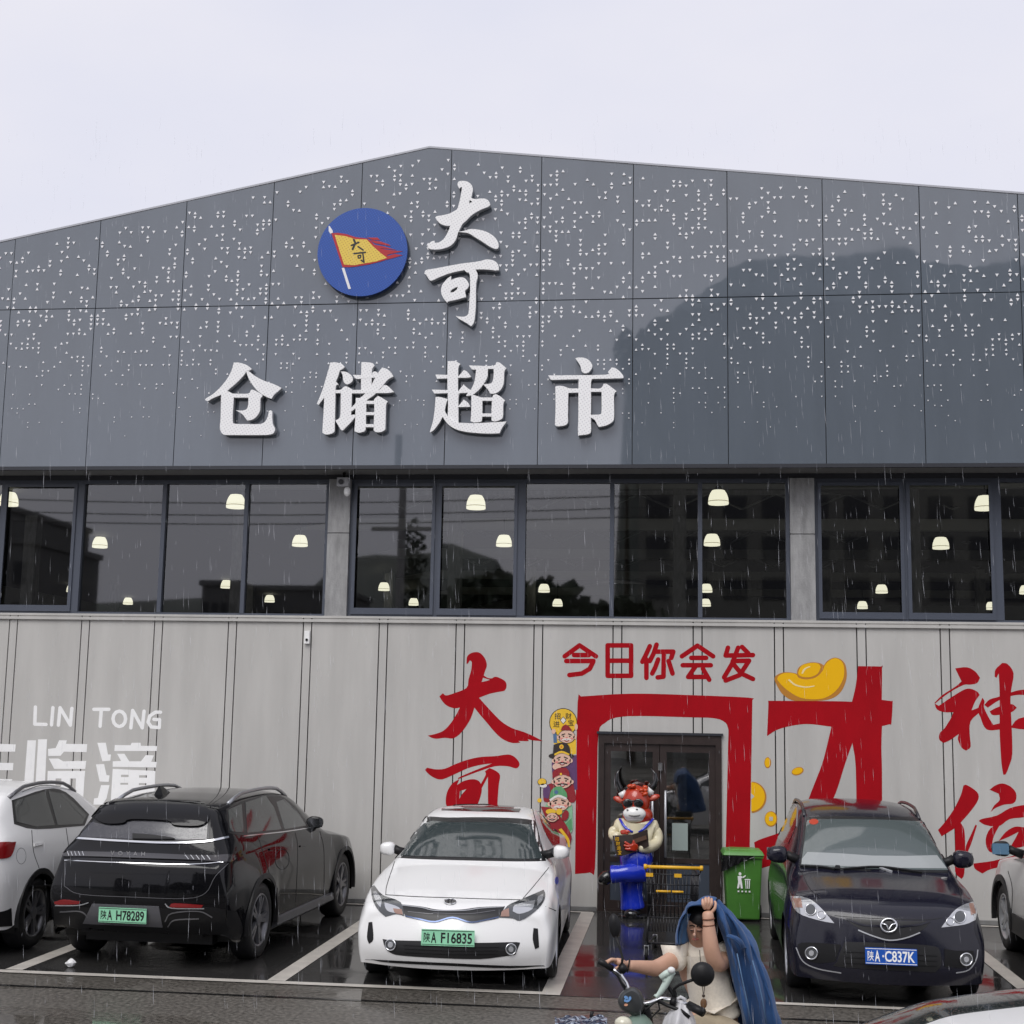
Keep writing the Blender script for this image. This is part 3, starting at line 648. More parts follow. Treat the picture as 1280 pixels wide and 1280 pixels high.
paint('painted_character', [[(150,68),(215,62),(260,85),(287,120),(270,150),(230,158),(195,160),(120,200),(60,245),(40,262),(36,258),(80,215),(150,170),(185,140),(165,100)],
    [(36,262),(60,275),(110,240),(190,190),(230,180),(270,195),(285,215),(260,250),(240,300),(280,285),(285,310),(235,360),(230,430),(235,500),(210,522),(185,505),(165,460),(170,430),(120,465),(85,480),(62,460),(65,425),(90,400),(125,345),(140,310),(90,310),(50,295)],
    [(368,115),(372,75),(410,38),(440,45),(472,95),(460,180),(455,250),(462,400),(465,540),(450,600),(430,650),(415,655),(405,590),(398,480),(395,400),(395,200),(390,95),(378,120)],
    [(275,295),(300,230),(312,250),(308,280),(330,330),(360,380),(400,370),(400,405),(340,410),(310,390),(290,340)],
    [(310,270),(340,240),(390,225),(460,200),(530,185),(700,180),(690,330),(640,400),(530,405),(455,395),(500,345),(600,330),(620,240),(530,215),(460,220),(390,245),(330,285)],
    [(340,305),(390,280),(460,265),(490,285),(460,310),(390,325),(355,325)]], M_RED, 1160, 820, 4.414)
paint('painted_character', [[(195,715),(215,712),(270,750),(278,790),(240,850),(180,920),(200,960),(205,1060),(200,1200),(185,1230),(150,1190),(150,1060),(148,950),(100,980),(75,995),(55,960),(90,920),(140,850),(180,770)],
    [(262,930),(270,935),(240,1030),(220,1080),(205,1080),(212,1040),(235,990)],
    [(340,738),(370,715),(410,703),(455,720),(485,755),(485,795),(465,815),(420,820),(370,840),(345,862),(365,825),(395,795),(390,760)],
    [(280,910),(300,898),(380,880),(450,840),(530,822),(640,815),(640,870),(530,890),(450,900),(400,935),(360,940),(310,930)],
    [(400,925),(365,990),(355,1040),(365,1090),(330,1070),(318,1010),(345,950)],
    [(390,1020),(430,970),(480,942),(530,945),(600,950),(590,1000),(530,1050),(450,1060),(480,1010),(500,970),(440,1000)],
    [(250,1145),(360,1130),(480,1100),(470,1150),(350,1175),(300,1200),(260,1175)]], M_RED, 1160, 820, 4.414)
# gold ingot and coins
paint('painted_ingot', [[(180,250),(200,215),(250,195),(310,195),(360,205),(365,170),(400,135),(470,115),(540,120),(575,140),(600,105),(650,78),(700,85),(740,120),(757,180),(755,250),(725,330),(675,385),(600,415),(500,424),(400,424),(320,418),(250,375),(210,320)]], M_GOLDD, 940, 810, 6.4, lvl=1)
paint('painted_ingot', [[(200,250),(215,222),(255,202),(310,200),(355,212),(375,240),(440,252),(510,235),(560,190),(580,145),(605,112),(650,84),(695,90),(728,125),(738,190),(728,250),(690,320),(630,375),(560,405),(470,410),(380,395),(300,350),(240,300)],
    [(370,195),(400,140),(470,120),(530,126),(550,155),(525,205),(470,232),(410,232),(380,220)]], M_GOLD, 940, 810, 6.4, lvl=2)
M_HILITE = mat('pale_yellow_paint', (.85, .70, .35), .5)
paint('painted_ingot', [[(285,255),(300,250),(350,290),(430,308),(500,300),(500,308),(430,318),(345,302)], [(395,205),(410,170),(450,148),(470,150),(430,170),(408,205)]], M_HILITE, 940, 810, 6.4, lvl=3)
for P, l, mm in ((ell(972-12+.0, 955, 0, 0), 1, None), ):
    pass
for c in ((959.6, 953.4, 4.3, 7, 0), (997, 964, 7.8, 5, -.3), (963.7, 1023.7, 8, 9.8, 0)):
    paint('painted_coin', [ell(c[0], c[1], c[2], c[3], 20, c[4])], M_GOLDD, lvl=1, n=1)
    paint('painted_coin', [ell(c[0]-.3, c[1]-.3, c[2]-1, c[3]-1.1, 20, c[4])], M_GOLD, lvl=2, n=1)
paint('painted_coin', [([q for q in ell(939.5, 996.5, 18.5, 19.5, 40) if q[0] > 938.2])], M_GOLDD, lvl=2, n=1)
paint('painted_coin', [([q for q in ell(939, 996, 17, 18, 40) if q[0] > 938.2])], M_GOLD, lvl=3, n=1)
paint('painted_coin', [[(938.3, 991), (943, 995.5), (938.3, 1000)], [(961.5, 1021), (966, 1021), (966, 1026), (961.5, 1026)]], M_WALL, lvl=4, n=1)
# stack of smiling fortune figures beside the doorway (flat paint, folk style)
fg = empty('painted_figures', (0, 0, 0)); fg.parent = bld
PC = {k: mat(k+'_figure_paint', v, .5) for k, v in dict(skin=(.72, .47, .36), dark=(.03, .022, .02), yellow=(.80, .50, .03), purple=(.11, .045, .14), crimson=(.28, .012, .02), green=(.10, .33, .14), lgreen=(.25, .50, .30), white=(.75, .72, .68), blue=(.08, .16, .30), teal=(.03, .16, .14), orange=(.70, .22, .03), pink=(.7, .25, .22)).items()}
def fp_(P, c, lvl, n=3): paint('figure_patch', [P], PC[c], 660, 875, 6.243, lvl, n, fg)
def el(cx, cy, rx, ry, c, lvl, rot=0): fp_(ell(cx, cy, rx, ry, 22, rot), c, lvl, 1)
def head(cx, cy, r, lvl, beard='dark', smile=True):
    el(cx, cy, r*1.15, r*.92, 'dark', lvl); el(cx, cy, r*1.08, r*.86, 'skin', lvl+1); el(cx-r*1.1, cy+r*.1, r*.22, r*.25, 'skin', lvl+1); el(cx+r*1.1, cy+r*.1, r*.22, r*.25, 'skin', lvl+1)
    for s_ in (-1, 1):
        for q in stroke([(cx+s_*r*.65, cy-r*.20), (cx+s_*r*.25, cy-r*.36)], r*.15, 3): fp_(q, 'dark', lvl+2, 1)
        el(cx+s_*r*.42, cy-r*.02, r*.11, r*.10, 'dark', lvl+2)
        el(cx+s_*r*.7, cy+r*.28, r*.2, r*.13, 'pink', lvl+2)
        for q in stroke([(cx+s_*r*.08, cy+r*.32), (cx+s_*r*.55, cy+r*.42)], r*.16, 3): fp_(q, beard, lvl+3, 1)
    el(cx, cy+r*.18, r*.16, r*.13, 'pink', lvl+2)
    el(cx, cy+r*.52, r*.30, r*.16, 'crimson', lvl+2); el(cx, cy+r*.48, r*.22, r*.06, 'white', lvl+3)
el(275, 175, 110, 112, 'dark', 1); el(275, 175, 104, 106, 'yellow', 2)
fp_([(275,128), (300,158), (275,190), (250,158)], 'dark', 3, 1); fp_([(275,134), (295,158), (275,184), (255,158)], 'white', 4, 1)
for (cx, cy), ch in zip(((232, 130), (316, 130), (222, 192), (335, 182)), '招财进宝'):
    q = on_y(660+cx/6.243, 875+cy/6.243, 0); place_text(ch, .085, (q.x, -.006, q.z), (math.pi/2, 0, 0), PC['dark'], fg, 'figure_lettering')
fp_([(195,235),(215,225),(230,300),(250,330),(375,300),(375,420),(330,420),(200,340)], 'yellow', 1); fp_([(195,250),(222,250),(228,335),(200,335)], 'blue', 2)
head(302, 285, 58, 5, 'white'); fp_([(255,235),(270,205),(295,190),(320,205),(345,238)], 'crimson', 9); el(200, 245, 16, 20, 'skin', 4); el(376, 210, 12, 26, 'skin', 4)
fp_([(185,500),(200,440),(380,430),(385,700),(200,700)], 'purple', 2); el(260, 437, 100, 28, 'dark', 4)
head(268, 468, 62, 5); fp_([(195,420),(200,350),(245,335),(300,338),(325,370),(330,418),(262,400)], 'dark', 9); fp_([(205,420),(262,396),(325,420),(320,432),(262,412),(210,434)], 'yellow', 10); el(262, 365, 17, 18, 'yellow', 10); el(262, 365, 8, 9, 'orange', 11)
el(225, 520, 34, 26, 'skin', 9)
fp_([(120,760),(125,690),(180,650),(350,640),(375,760),(360,800),(150,800)], 'crimson', 4); fp_([(120,760),(120,690),(160,660),(175,700),(160,770)], 'purple', 5)
head(270, 632, 66, 9); fp_([(192,610),(195,560),(240,530),(300,528),(322,560),(325,598),(262,582)], 'crimson', 13); el(258, 578, 9, 10, 'yellow', 14)
el(110, 640, 36, 30, 'dark', 5); el(110, 638, 32, 26, 'yellow', 6); el(120, 668, 28, 16, 'white', 6); el(90, 783, 17, 17, 'yellow', 5)
fp_([(120,870),(150,800),(345,820),(350,1000),(330,1040),(220,1040),(150,940)], 'lgreen', 8); fp_([(230,1030),(340,920),(345,1010),(300,1040)], 'green', 9)
head(245, 805, 70, 13, 'white'); fp_([(168,770),(180,710),(215,678),(262,672),(300,720),(308,760),(235,745)], 'green', 17); fp_([(168,775),(235,738),(305,762),(300,778),(235,757),(175,790)], 'white', 18); el(222, 718, 15, 16, 'blue', 18)
fp_([(100,830),(200,850),(290,960),(340,1060),(330,1120),(240,1080),(150,940)], 'crimson', 12); el(180, 870, 40, 22, 'yellow', 19); el(245, 870, 24, 24, 'yellow', 19); el(292, 900, 26, 42, 'crimson', 19, .3)
fp_([(240,1010),(262,1000),(320,1080),(330,1150),(315,1150),(300,1090)], 'yellow', 14); head(190, 915, 40, 20)
# ---------------------------------------------------------------- what stands behind the camera and shows in the panes and sheets
M_HILL = mat('wooded_hill', (.08, .092, .085), .9, noise=(.02, .3)); M_FARB = mat('grey_render_far', (.17, .17, .17), .8)  # distance haze is put into both base colours, lightening them
M_LEAF = mat('dark_foliage', (.03, .045, .025), .8, noise=(2, .4))
def ridge(name, pts, dist, plane, depth):
    T = [mirrored(px, py, dist, plane) for px, py in pts]; V = []; n = len(T)
    for p in T: V += [(p.x, p.y+depth*.8, 0), (p.x, p.y, p.z), (p.x, p.y-depth, 0)]
    rv = random.Random(5)
    Fc = [(3*i+k, 3*i+k+1, 3*(i+1)+k+1, 3*(i+1)+k) for i in range(n-1) for k in (0, 1)]
    o = link(name, MB().add(V, Fc).mesh(name), None, M_HILL); o['kind'] = 'structure'; return o
ridge('hills', [(-900,800),(-300,770),(0,760),(300,745),(405,742),(440,697),(470,693),(500,695),(545,690),(552,679),(575,680),(600,690),(630,700),(642,722),(670,752),(720,760),(780,770)], 700, .1, 260)
rj = random.Random(9)
far = [(850,380),(905,345),(950,330),(1000,326),(1060,322),(1100,315),(1130,312),(1160,325),(1200,332),(1240,335),(1290,322),(1400,330),(1700,420),(2200,600)]
def jag(P, st, a):
    xs = np.arange(P[0][0], P[-1][0], st); return [(float(x), float(np.interp(x, [p[0] for p in P], [p[1] for p in P]))+rj.uniform(-a, a)) for x in xs]
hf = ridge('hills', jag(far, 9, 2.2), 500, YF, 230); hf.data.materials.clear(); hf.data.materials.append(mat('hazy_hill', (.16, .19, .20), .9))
ridge('hills', [(786,640)]+jag([(788,470),(792,432),(800,415),(815,402),(830,394),(850,385),(880,377),(905,372),(1000,369),(1280,368),(1500,380)], 6, 4.6)+[(1700,600)], 130, YF, 50)
def far_block(a, b, dist, plane, depth, label, cols=6, rows=5, m=M_FARB):
    p, q = mirrored(*a, dist, plane), mirrored(*b, dist, plane)
    x0, x1, h = min(p.x, q.x), max(p.x, q.x), p.z
    e = empty('apartment_block', ((x0+x1)/2, -dist, 0), 0, label, 'building', 'blocks across the street mirrored in the panes')
    W = (x1-x0)/2
    MB().box((-W, -depth, 0), (W, 0, h)).obj('walls', m, e)
    MB().box((-W-.2, -depth-.2, h), (W+.2, .2, h+.4)).obj('roof', M_FARB, e)
    sx, sz = 2*W/cols, (h-2)/rows
    me = MB().box((-sx*.3, -.05, 0), (sx*.3, .06, sz*.55)).mesh('window'); me.materials.append(M_FRAMED)
    for i in range(cols):
        for j in range(rows):
            o = link('window', me, e); o.location = (-W+sx*(i+.5), 0, 1.5+sz*(j+.2))
far_block((-60, 640), (24, 640), 75, .1, 12, 'tall stepped grey block seen mirrored in the leftmost pane', 3, 7)
far_block((-60, 680), (48, 680), 70, .1, 10, 'lower grey block mirrored at the bottom of the leftmost pane', 4, 4)
far_block((255, 732), (300, 732), 80, .1, 12, 'small square block mirrored low in the third pane', 4, 3)
far_block((305, 738), (420, 738), 85, .1, 12, 'long low block mirrored beside the left pillar', 8, 2)
far_block((805, 598), (1500, 598), 62, .1, 14, 'broad dark block mirrored in all panes on the right', 14, 6, mat('dark_render', (.19, .19, .175), .8))
def far_tree(px, py, dist, plane, r, label, tall=1.0):
    p = mirrored(px, py, dist, plane)
    e = empty('street_tree', (p.x, -dist, 0), 0, label, 'tree', 'trees across the street mirrored in the panes')
    MB().tube([(0, 0, 0), (.1, 0, p.z*.4), (0, 0, p.z*.8)], [.25, .18, .05], 7).obj('trunk', mat('bark', (.05, .04, .03), .9), e)
    cr = MB(); rv = random.Random(int(px))
    for i in range(420):
        a = rv.uniform(0, 6.28); u = rv.uniform(-1, 1); k = rv.random()**.4
        c = Vector((math.cos(a)*math.sqrt(1-u*u)*r*k, math.sin(a)*math.sqrt(1-u*u)*r*k, p.z-r*tall+u*r*tall*k))
        d1 = Vector((rv.gauss(0, 1), rv.gauss(0, 1), rv.gauss(0, 1))).normalized()*r*.20; d2 = Vector((rv.gauss(0, 1), rv.gauss(0, 1), rv.gauss(0, 1))).normalized()*r*.20
        cr.add([c-d1, c+d2, c+d1, c-d2], [(0, 1, 2, 3)])
    cr.obj('crown', M_LEAF, e)
far_tree(625, 715, 55, .1, 3.0, 'dark round tree mirrored below the middle lamp')
far_tree(590, 738, 58, .1, 2.6, 'low round tree mirrored left of the middle mullion')
far_tree(690, 728, 56, .1, 3.0, 'round tree mirrored just right of the middle mullion')
far_tree(725, 748, 60, .1, 2.6, 'low tree mirrored in the middle of the third pane')
far_tree(790, 745, 54, .1, 2.6, 'tree mirrored beside the dark block edge')
far_tree(517, 645, 50, .1, .8, 'slender pointed cypress mirrored beside the utility pole', 4.0)
far_tree(789, 412, 70, YF, .9, 'slim dark tree mirrored at the edge of the hill beside the sign', 2.2)
p = mirrored(505, 560, 34, .1)
e = empty('utility_pole', (p.x, -34, 0), 0, 'tall concrete utility pole with a crossarm mirrored in the panes', 'pole')
MB().tube([(0, 0, 0), (0, 0, 13)], [.2, .13], 10).obj('shaft', M_CONC, e); MB().box((-1.2, -.06, 9.4), (1.2, .06, 9.55)).obj('crossarm', M_CONC, e)
for k, (py, lb) in enumerate(((612, 'highest sagging black power line mirrored across the panes'), (628, 'middle sagging black power line mirrored across the panes'), (640, 'lowest sagging black power line mirrored across the panes'))):
    a = mirrored(-300, py, 36, .1); b = mirrored(900, py+4, 36, .1)
    o = MB().tube([(a.x+(b.x-a.x)*t/12, -36+.2*k, a.z+(b.z-a.z)*t/12-.5*math.sin(math.pi*t/12)) for t in range(13)], .025, 5).obj('power_line', M_BLACKP)
    tag(o, lb, 'cable', 'power lines behind the camera')
# ---------------------------------------------------------------- cars
def interp(c, s): return float(np.interp(s, [p[0] for p in c], [p[1] for p in c]))
NR = 8
def car_shell(S):
    """quad shell : stations along the length x rows from sill to roof centre, both sides, closed nose and tail"""
    L, W = S['L'], S['W']/2; wr, ra = S['wr'], S['ra']
    st = set(S.get('st', []))
    for c in S['axles']:
        for k in (-1.16, -1, -.87, -.5, 0, .5, .87, 1, 1.16): st.add(round(c+k*ra, 3))
    st |= {0, .05, .16, .32, L-.28, L-.13, L-.04, L}
    for k in ('cowl', 'roof_f', 'roof_r', 'deck'): st.add(S[k])
    for i in range(1, int(L/.33)): st.add(round(i*.33, 3))
    st = sorted(x for x in st if 0 <= x <= L)
    keep = {0, L, S['cowl'], S['roof_f'], S['roof_r'], S['deck'], .05, L-.04} | {round(c+k*ra, 3) for c in S['axles'] for k in (-1, -.87, 0, .87, 1)}
    out = []
    for x in st:
        if out and x-out[-1] < .055:
            if x in keep and out[-1] not in keep: out[-1] = x
            elif x in keep: out.append(x)
            continue
        out.append(x)
    st = out
    def section(s):
        pl = interp(S['plan'], s); zt = interp(S['top'], s); zb = S['sill']; arch = 0
        if s < .35: zb = S['sill']+ (S.get('lip_f', 0))*(1-s/.35)
        if s > L-.35: zb = S['sill']+S.get('lip_r', 0)*(1-(L-s)/.35)
        for c in S['axles']:
            d = abs(s-c)
            if d <= ra*1.001: zb = max(zb, wr+math.sqrt(max(0, ra*ra-d*d))); arch = 1
        zbelt = interp(S['belt'], s); wb = interp(S['wbelt'], s)*pl*W; wrl = interp(S['wrail'], s)*pl*W
        dr = interp(S['drop'], s); zc = interp(S['char'], s)
        z0 = zb; zc = max(zc, z0+.06); z1 = z0+.45*(zc-z0)
        w = W*pl
        fl = S.get('flare', .012) if arch else 0
        rows = [(w-(.03 if not arch else 0)+fl, z0), (w-.006+fl, z1), (w, zc), (wb, zbelt), (wrl, zt-dr), (wrl*.80, zt-dr*.34), (wrl*.42, zt-dr*.07), (0, zt)]
        return rows
    V = []; idx = {}
    def vid(p): V.append(p); return len(V)-1
    for i, s in enumerate(st):
        rows = section(s)
        wmax = max(r[0] for r in rows[:3])
        ff = max(0, 1-s/.55)**2; fr = max(0, 1-(L-s)/.55)**2
        for k, (x, z) in enumerate(rows):
            kk = min(k, 4)
            y = s + ff*(S['nose'][kk]+S['bow_f']*(x/wmax)**2.2) - fr*(S['tail'][kk]+S['bow_r']*(x/wmax)**2.2)
            idx[(i, k, 1)] = vid((x, y, z))
            idx[(i, k, -1)] = idx[(i, k, 1)] if k == NR-1 else vid((-x, y, z))
    Fc = []
    n = len(st)
    for i in range(n-1):
        for k in range(NR-1):
            Fc.append((idx[(i, k, 1)], idx[(i+1, k, 1)], idx[(i+1, k+1, 1)], idx[(i, k+1, 1)]))
            Fc.append((idx[(i, k+1, -1)], idx[(i+1, k+1, -1)], idx[(i+1, k, -1)], idx[(i, k, -1)]))
    for end, i in (('f', 0), ('r', n-1)):
        rows = section(st[i]); cols = [rows[5][0]/rows[4][0], rows[6][0]/rows[4][0], 0]
        G = {}
        wmax = max(r[0] for r in rows[:3])
        for k in range(5):
            for sd in (1, -1): G[(k, 0, sd)] = idx[(i, k, sd)]
            for ci, u in enumerate(cols):
                for sd in (1, -1):
                    if k == 4: G[(k, ci+1, sd)] = idx[(i, 5+ci, sd)]; continue
                    if u == 0 and sd == -1: G[(k, ci+1, -1)] = G[(k, ci+1, 1)]; continue
                    x = rows[k][0]*u; z = rows[k][1]
                    if end == 'f': y = S['nose'][k]+S['bow_f']*(x/wmax)**2.2
                    else: y = L-S['tail'][k]-S['bow_r']*(x/wmax)**2.2
                    G[(k, ci+1, sd)] = vid((x*sd, y, z))
        for k in range(4):
            for ci in range(3):
                for sd in (1, -1):
                    q = (G[(k, ci, sd)], G[(k+1, ci, sd)], G[(k+1, ci+1, sd)], G[(k, ci+1, sd)])
                    Fc.append(q if (sd == 1) == (end == 'f') else q[::-1])
    me = bpy.data.meshes.new('shell'); me.from_pydata(V, [], Fc)
    b = bmesh.new(); b.from_mesh(me); bmesh.ops.recalc_face_normals(b, faces=b.faces)
    b.verts.ensure_lookup_table(); cl = b.edges.layers.float.get('crease_edge') or b.edges.layers.float.new('crease_edge')
    for k, cv in S.get('crease', {0: .7, 2: .35, 3: .5, 4: .45}).items():
        for i in range(n-1):
            for sd in (1, -1):
                e_ = b.edges.get((b.verts[idx[(i, k, sd)]], b.verts[idx[(i+1, k, sd)]]))
                if e_: e_[cl] = cv
    b.to_mesh(me); b.free()
    o = bpy.data.objects.new('shell', me); COL.objects.link(o)
    md = o.modifiers.new('s', 'SUBSURF'); md.levels = 2; md.render_levels = 2
    dg = bpy.context.evaluated_depsgraph_get(); dg.update()
    m2 = bpy.data.meshes.new_from_object(o.evaluated_get(dg)); bpy.data.objects.remove(o)
    return m2
def wheel(parent, x, y, r, wd, side, style, spokes=5, steer=0):
    """tyre with a rim of spokes; side=+1 shows its face to +x"""
    t = MB(); h = wd/2
    t.lathe([(r*.66, h*.86), (r*.74, h*.98), (r*.86, h), (r*.96, h*.90), (r, h*.66), (r, 0), (r, -h*.66), (r*.96, -h*.9), (r*.7, -h), (r*.6, -h*.8)], 44, axis='x', caps=False)
    o = t.obj('wheel', M_RUBBER, parent, smooth=True); o.location = (x, y, r); o.rotation_euler = (0, 0, (0 if side > 0 else math.pi)+steer)
    bm_, sm = style
    rim = MB(); rim.lathe([(r*.70, h*.90), (r*.68, h*.96), (r*.64, h*.92), (r*.62, h*.3), (r*.60, -h*.6)], 40, axis='x', caps=False); rim.obj('rim', sm, o, smooth=True)
    dk = MB(); dk.lathe([(r*.61, -h*.2), (r*.2, h*.0), (.001, h*.0)], 32, axis='x'); dk.obj('brake_disc', bm_, o)
    sp = MB()
    for k in range(spokes):
        for dlt in (-.16, .16):
            a = 2*math.pi*k/spokes
            p0 = Vector((h*.78, math.cos(a+dlt*.7)*r*.12, math.sin(a+dlt*.7)*r*.12)); p1 = Vector((h*.86, math.cos(a+dlt)*r*.65, math.sin(a+dlt)*r*.65))
            d = (p1-p0).normalized(); nrm = d.cross(Vector((1, 0, 0))).normalized()
            w0, w1 = r*.055, r*.04
            sp.add([p0-nrm*w0, p0+nrm*w0, p1+nrm*w1, p1-nrm*w1, p0-nrm*w0-Vector((.03, 0, 0)), p0+nrm*w0-Vector((.03, 0, 0)), p1+nrm*w1-Vector((.03, 0, 0)), p1-nrm*w1-Vector((.03, 0, 0))],
                   [(0, 1, 2, 3), (7, 6, 5, 4), (0, 4, 5, 1), (1, 5, 6, 2), (2, 6, 7, 3), (3, 7, 4, 0)])
    sp.lathe([(r*.17, h*.7), (r*.17, h*.84), (r*.12, h*.88), (.001, h*.88)], 16, axis='x')
    sp.obj('spokes', sm, o, fix=True)
    return o
class Car:
    def __init__(s, name, S, paint, loc, rz, label, style, spokes=5, tint=M_BLACKP):
        s.S = S; s.e = empty(name, loc, rz, label, 'car'); s.paint = paint
        s.mw = Matrix.Translation(Vector(loc)) @ Matrix.Rotation(rz, 4, 'Z'); s.mi = s.mw.inverted()
        me = car_shell(S); s.body = link('body', me, s.e, paint, True)
        b = bmesh.new(); b.from_mesh(me); s.bvh = BVHTree.FromBMesh(b); b.free(); s.full = s.bvh; s.me = me
        W = S['W']/2; L = S['L']; ra = S['ra']; wd = S.get('tw', .225)
        u = MB(); u.box((-W+.32, .55, .2), (W-.32, L-.5, S['wr']+.30)); u.box((-W+.08, S['axles'][0]+ra+.02, .20), (W-.08, S['axles'][1]-ra-.02, .40))
        u.box((-W+.35, .32, S['sill']+.03), (W-.35, .55, .34)); u.box((-W+.35, L-.5, S['sill']+.06), (W-.35, L-.32, .40)); u.obj('underbody', M_BLACKP, s.e)
        for c in S['axles']:
            for sd in (1, -1):
                ww = MB(); n = 20; V = []
                for k in range(n+1):
                    a = math.pi*(-.12+1.24*k/n); yy, zz = c+math.cos(a)*(ra+.012), S['wr']+math.sin(a)*(ra+.012)
                    V += [(sd*(W-.045), yy, zz), (sd*(W-.32), yy, zz)]
                ww.add(V, [(2*k, 2*k+1, 2*k+3, 2*k+2) for k in range(n)]); ww.obj('wheel_arch_liner', M_BLACKP, s.e)
                wheel(s.e, sd*(W-wd/2-.012), c, S['wr'], wd, sd, style, spokes)
    # ---- outlines traced along sight lines on to the shell
    def cast(s, px, py):
        o = s.mi @ CAM; d = ((s.mi @ (CAM+ray(px, py)))-o).normalized()
        h = s.bvh.ray_cast(o, d)
        if h[0] is None:
            
            best = None
            for k in range(60):
                t = 6+k*.25; g_ = s.bvh.find_nearest(o+d*t)
                if best is None or g_[3] < best[3]: best = g_
            h = best; return h[0], (h[1] if h[1].dot(d) < 0 else -h[1])
        return h[0], (h[1] if h[1].dot(d) < 0 else -h[1])
    def zone(s, a=None, b=None):
        """limit the sight lines to the part of the shell between a and b metres from the nose"""
        if a is None: s.bvh = s.full; return
        V = [v.co for v in s.me.vertices]; s.bvh = BVHTree.FromPolygons(V, [tuple(f.vertices) for f in s.me.polygons if a <= f.center.y <= b])
    def castd(s, p, d):
        h = s.bvh.ray_cast(Vector(p), Vector(d))
        if h[0] is None: h = s.bvh.find_nearest(Vector(p))
        n = h[1] if h[1].dot(Vector(d)) < 0 else -h[1]
        return h[0], n
    def _grid(s, P, holes, step):
        b = bmesh.new(); tris = tessellate_polygon([[Vector((x, y, 0)) for x, y in P]])
        vs = [b.verts.new((x, y, 0)) for x, y in P]
        for t in tris:
            try: b.faces.new([vs[i] for i in t])
            except ValueError: pass
        xs = [p[0] for p in P]; ys = [p[1] for p in P]
        for ax, lo, hi in ((0, min(xs), max(xs)), (1, min(ys), max(ys))):
            n = min(40, int((hi-lo)/step))
            for k in range(1, n+1):
                co = [0, 0, 0]; co[ax] = lo+(hi-lo)*k/(n+1); no = [0, 0, 0]; no[ax] = 1
                bmesh.ops.bisect_plane(b, geom=b.verts[:]+b.edges[:]+b.faces[:], plane_co=co, plane_no=no, dist=1e-6)
        return b
    def patch(s, name, P, m, off=.004, step=6, skirt=.012, parent=None, n=3, sc=None, view=None, smooth=True, flip=False):
        """P in picture px (optionally of an enlarged detail sc=(ox,oy,scale)); view=(axis) uses car axes instead: 'x+','x-','y-','y+','z' with metres"""
        if sc: P = zoomed(P, *sc)
        P = spline(P, n) if n > 1 else P
        b = s._grid(P, [], step); C = []
        for v in b.verts:
            x, y = v.co.x, v.co.y
            if view is None: h, nn = s.cast(x, y)
            elif view == 'x+': h, nn = s.castd((4, x, y), (-1, 0, 0))
            elif view == 'x-': h, nn = s.castd((-4, x, y), (1, 0, 0))
            elif view == 'y-': h, nn = s.castd((x, -4, y), (0, 1, 0))
            elif view == 'y+': h, nn = s.castd((x, s.S['L']+4, y), (0, -1, 0))
            else: h, nn = s.castd((x, y, 4), (0, 0, -1))
            C.append((h, nn))
        av = Vector((0, 0, 0))
        for v, (h, nn) in zip(b.verts, C): v.co = h+nn*off; av += nn
        bmesh.ops.recalc_face_normals(b, faces=b.faces)
        b.normal_update()
        if sum((f.normal for f in b.faces), Vector()).dot(av) < 0: bmesh.ops.reverse_faces(b, faces=b.faces)
        if skirt:
            be = [e for e in b.edges if e.is_boundary]; N_ = {v: nn for v, (h, nn) in zip(list(b.verts), C)}
            r = bmesh.ops.extrude_edge_only(b, edges=be); 
            nv = [g for g in r['geom'] if isinstance(g, bmesh.types.BMVert)]
            for v in nv:
                d = min(C, key=lambda c: (c[0]+c[1]*off-v.co).length_squared)[1]; v.co -= d*(skirt+off)
        me = bpy.data.meshes.new(name); b.to_mesh(me); b.free()
        o = link(name, me, parent or s.e, m, smooth)
        if smooth: me.set_sharp_from_angle(angle=R_(42))
        return o
    def lines(s, name, L, wd, m, off=.003, step=8, sc=None, parent=None, view=None, skirt=.004):
        for P in L:
            if sc: P = zoomed(P, *sc)
            P2 = spline(P, 4, closed=False) if len(P) > 2 else P
            # ribbon outline
            A, B = [], []; n = len(P2)
            for i in range(n):
                a = Vector(P2[max(0, i-1)]); c = Vector(P2[min(n-1, i+1)]); d = (c-a)
                d = d.normalized() if d.length > 1e-9 else Vector((1, 0)); q = Vector((-d.y, d.x))*wd/2
                p = Vector(P2[i]); A.append(tuple(p+q)); B.append(tuple(p-q))
            s.patch(name, A+B[::-1], m, off, step, skirt, parent, 1, None, view)
    def local(s, px, py, Y):            # sight line met by the world plane y=Y, in car space
        return s.mi @ on_y(px, py, Y)
    def arch_trim(s, m, wd=.055):
        W = s.S['W']/2; ra = s.S['ra']
        for c in s.S['axles']:
            for sd in (1, -1):
                n = 22; V = []
                for k in range(n+1):
                    a = math.pi*(-.06+1.12*k/n)
                    for r, x in ((ra-.012, W-.02), (ra-.006, W+.026), (ra+wd, W+.022), (ra+wd+.004, W-.03)):
                        V.append((sd*x, c+math.cos(a)*r, max(.2, s.S['wr']+math.sin(a)*r)))
                MB().add(V, [(4*k+j, 4*k+j+1, 4*k+j+5, 4*k+j+4) for k in range(n) for j in range(3)]).obj('wheel_arch_trim', m, s.e, fix=True, angle=40)
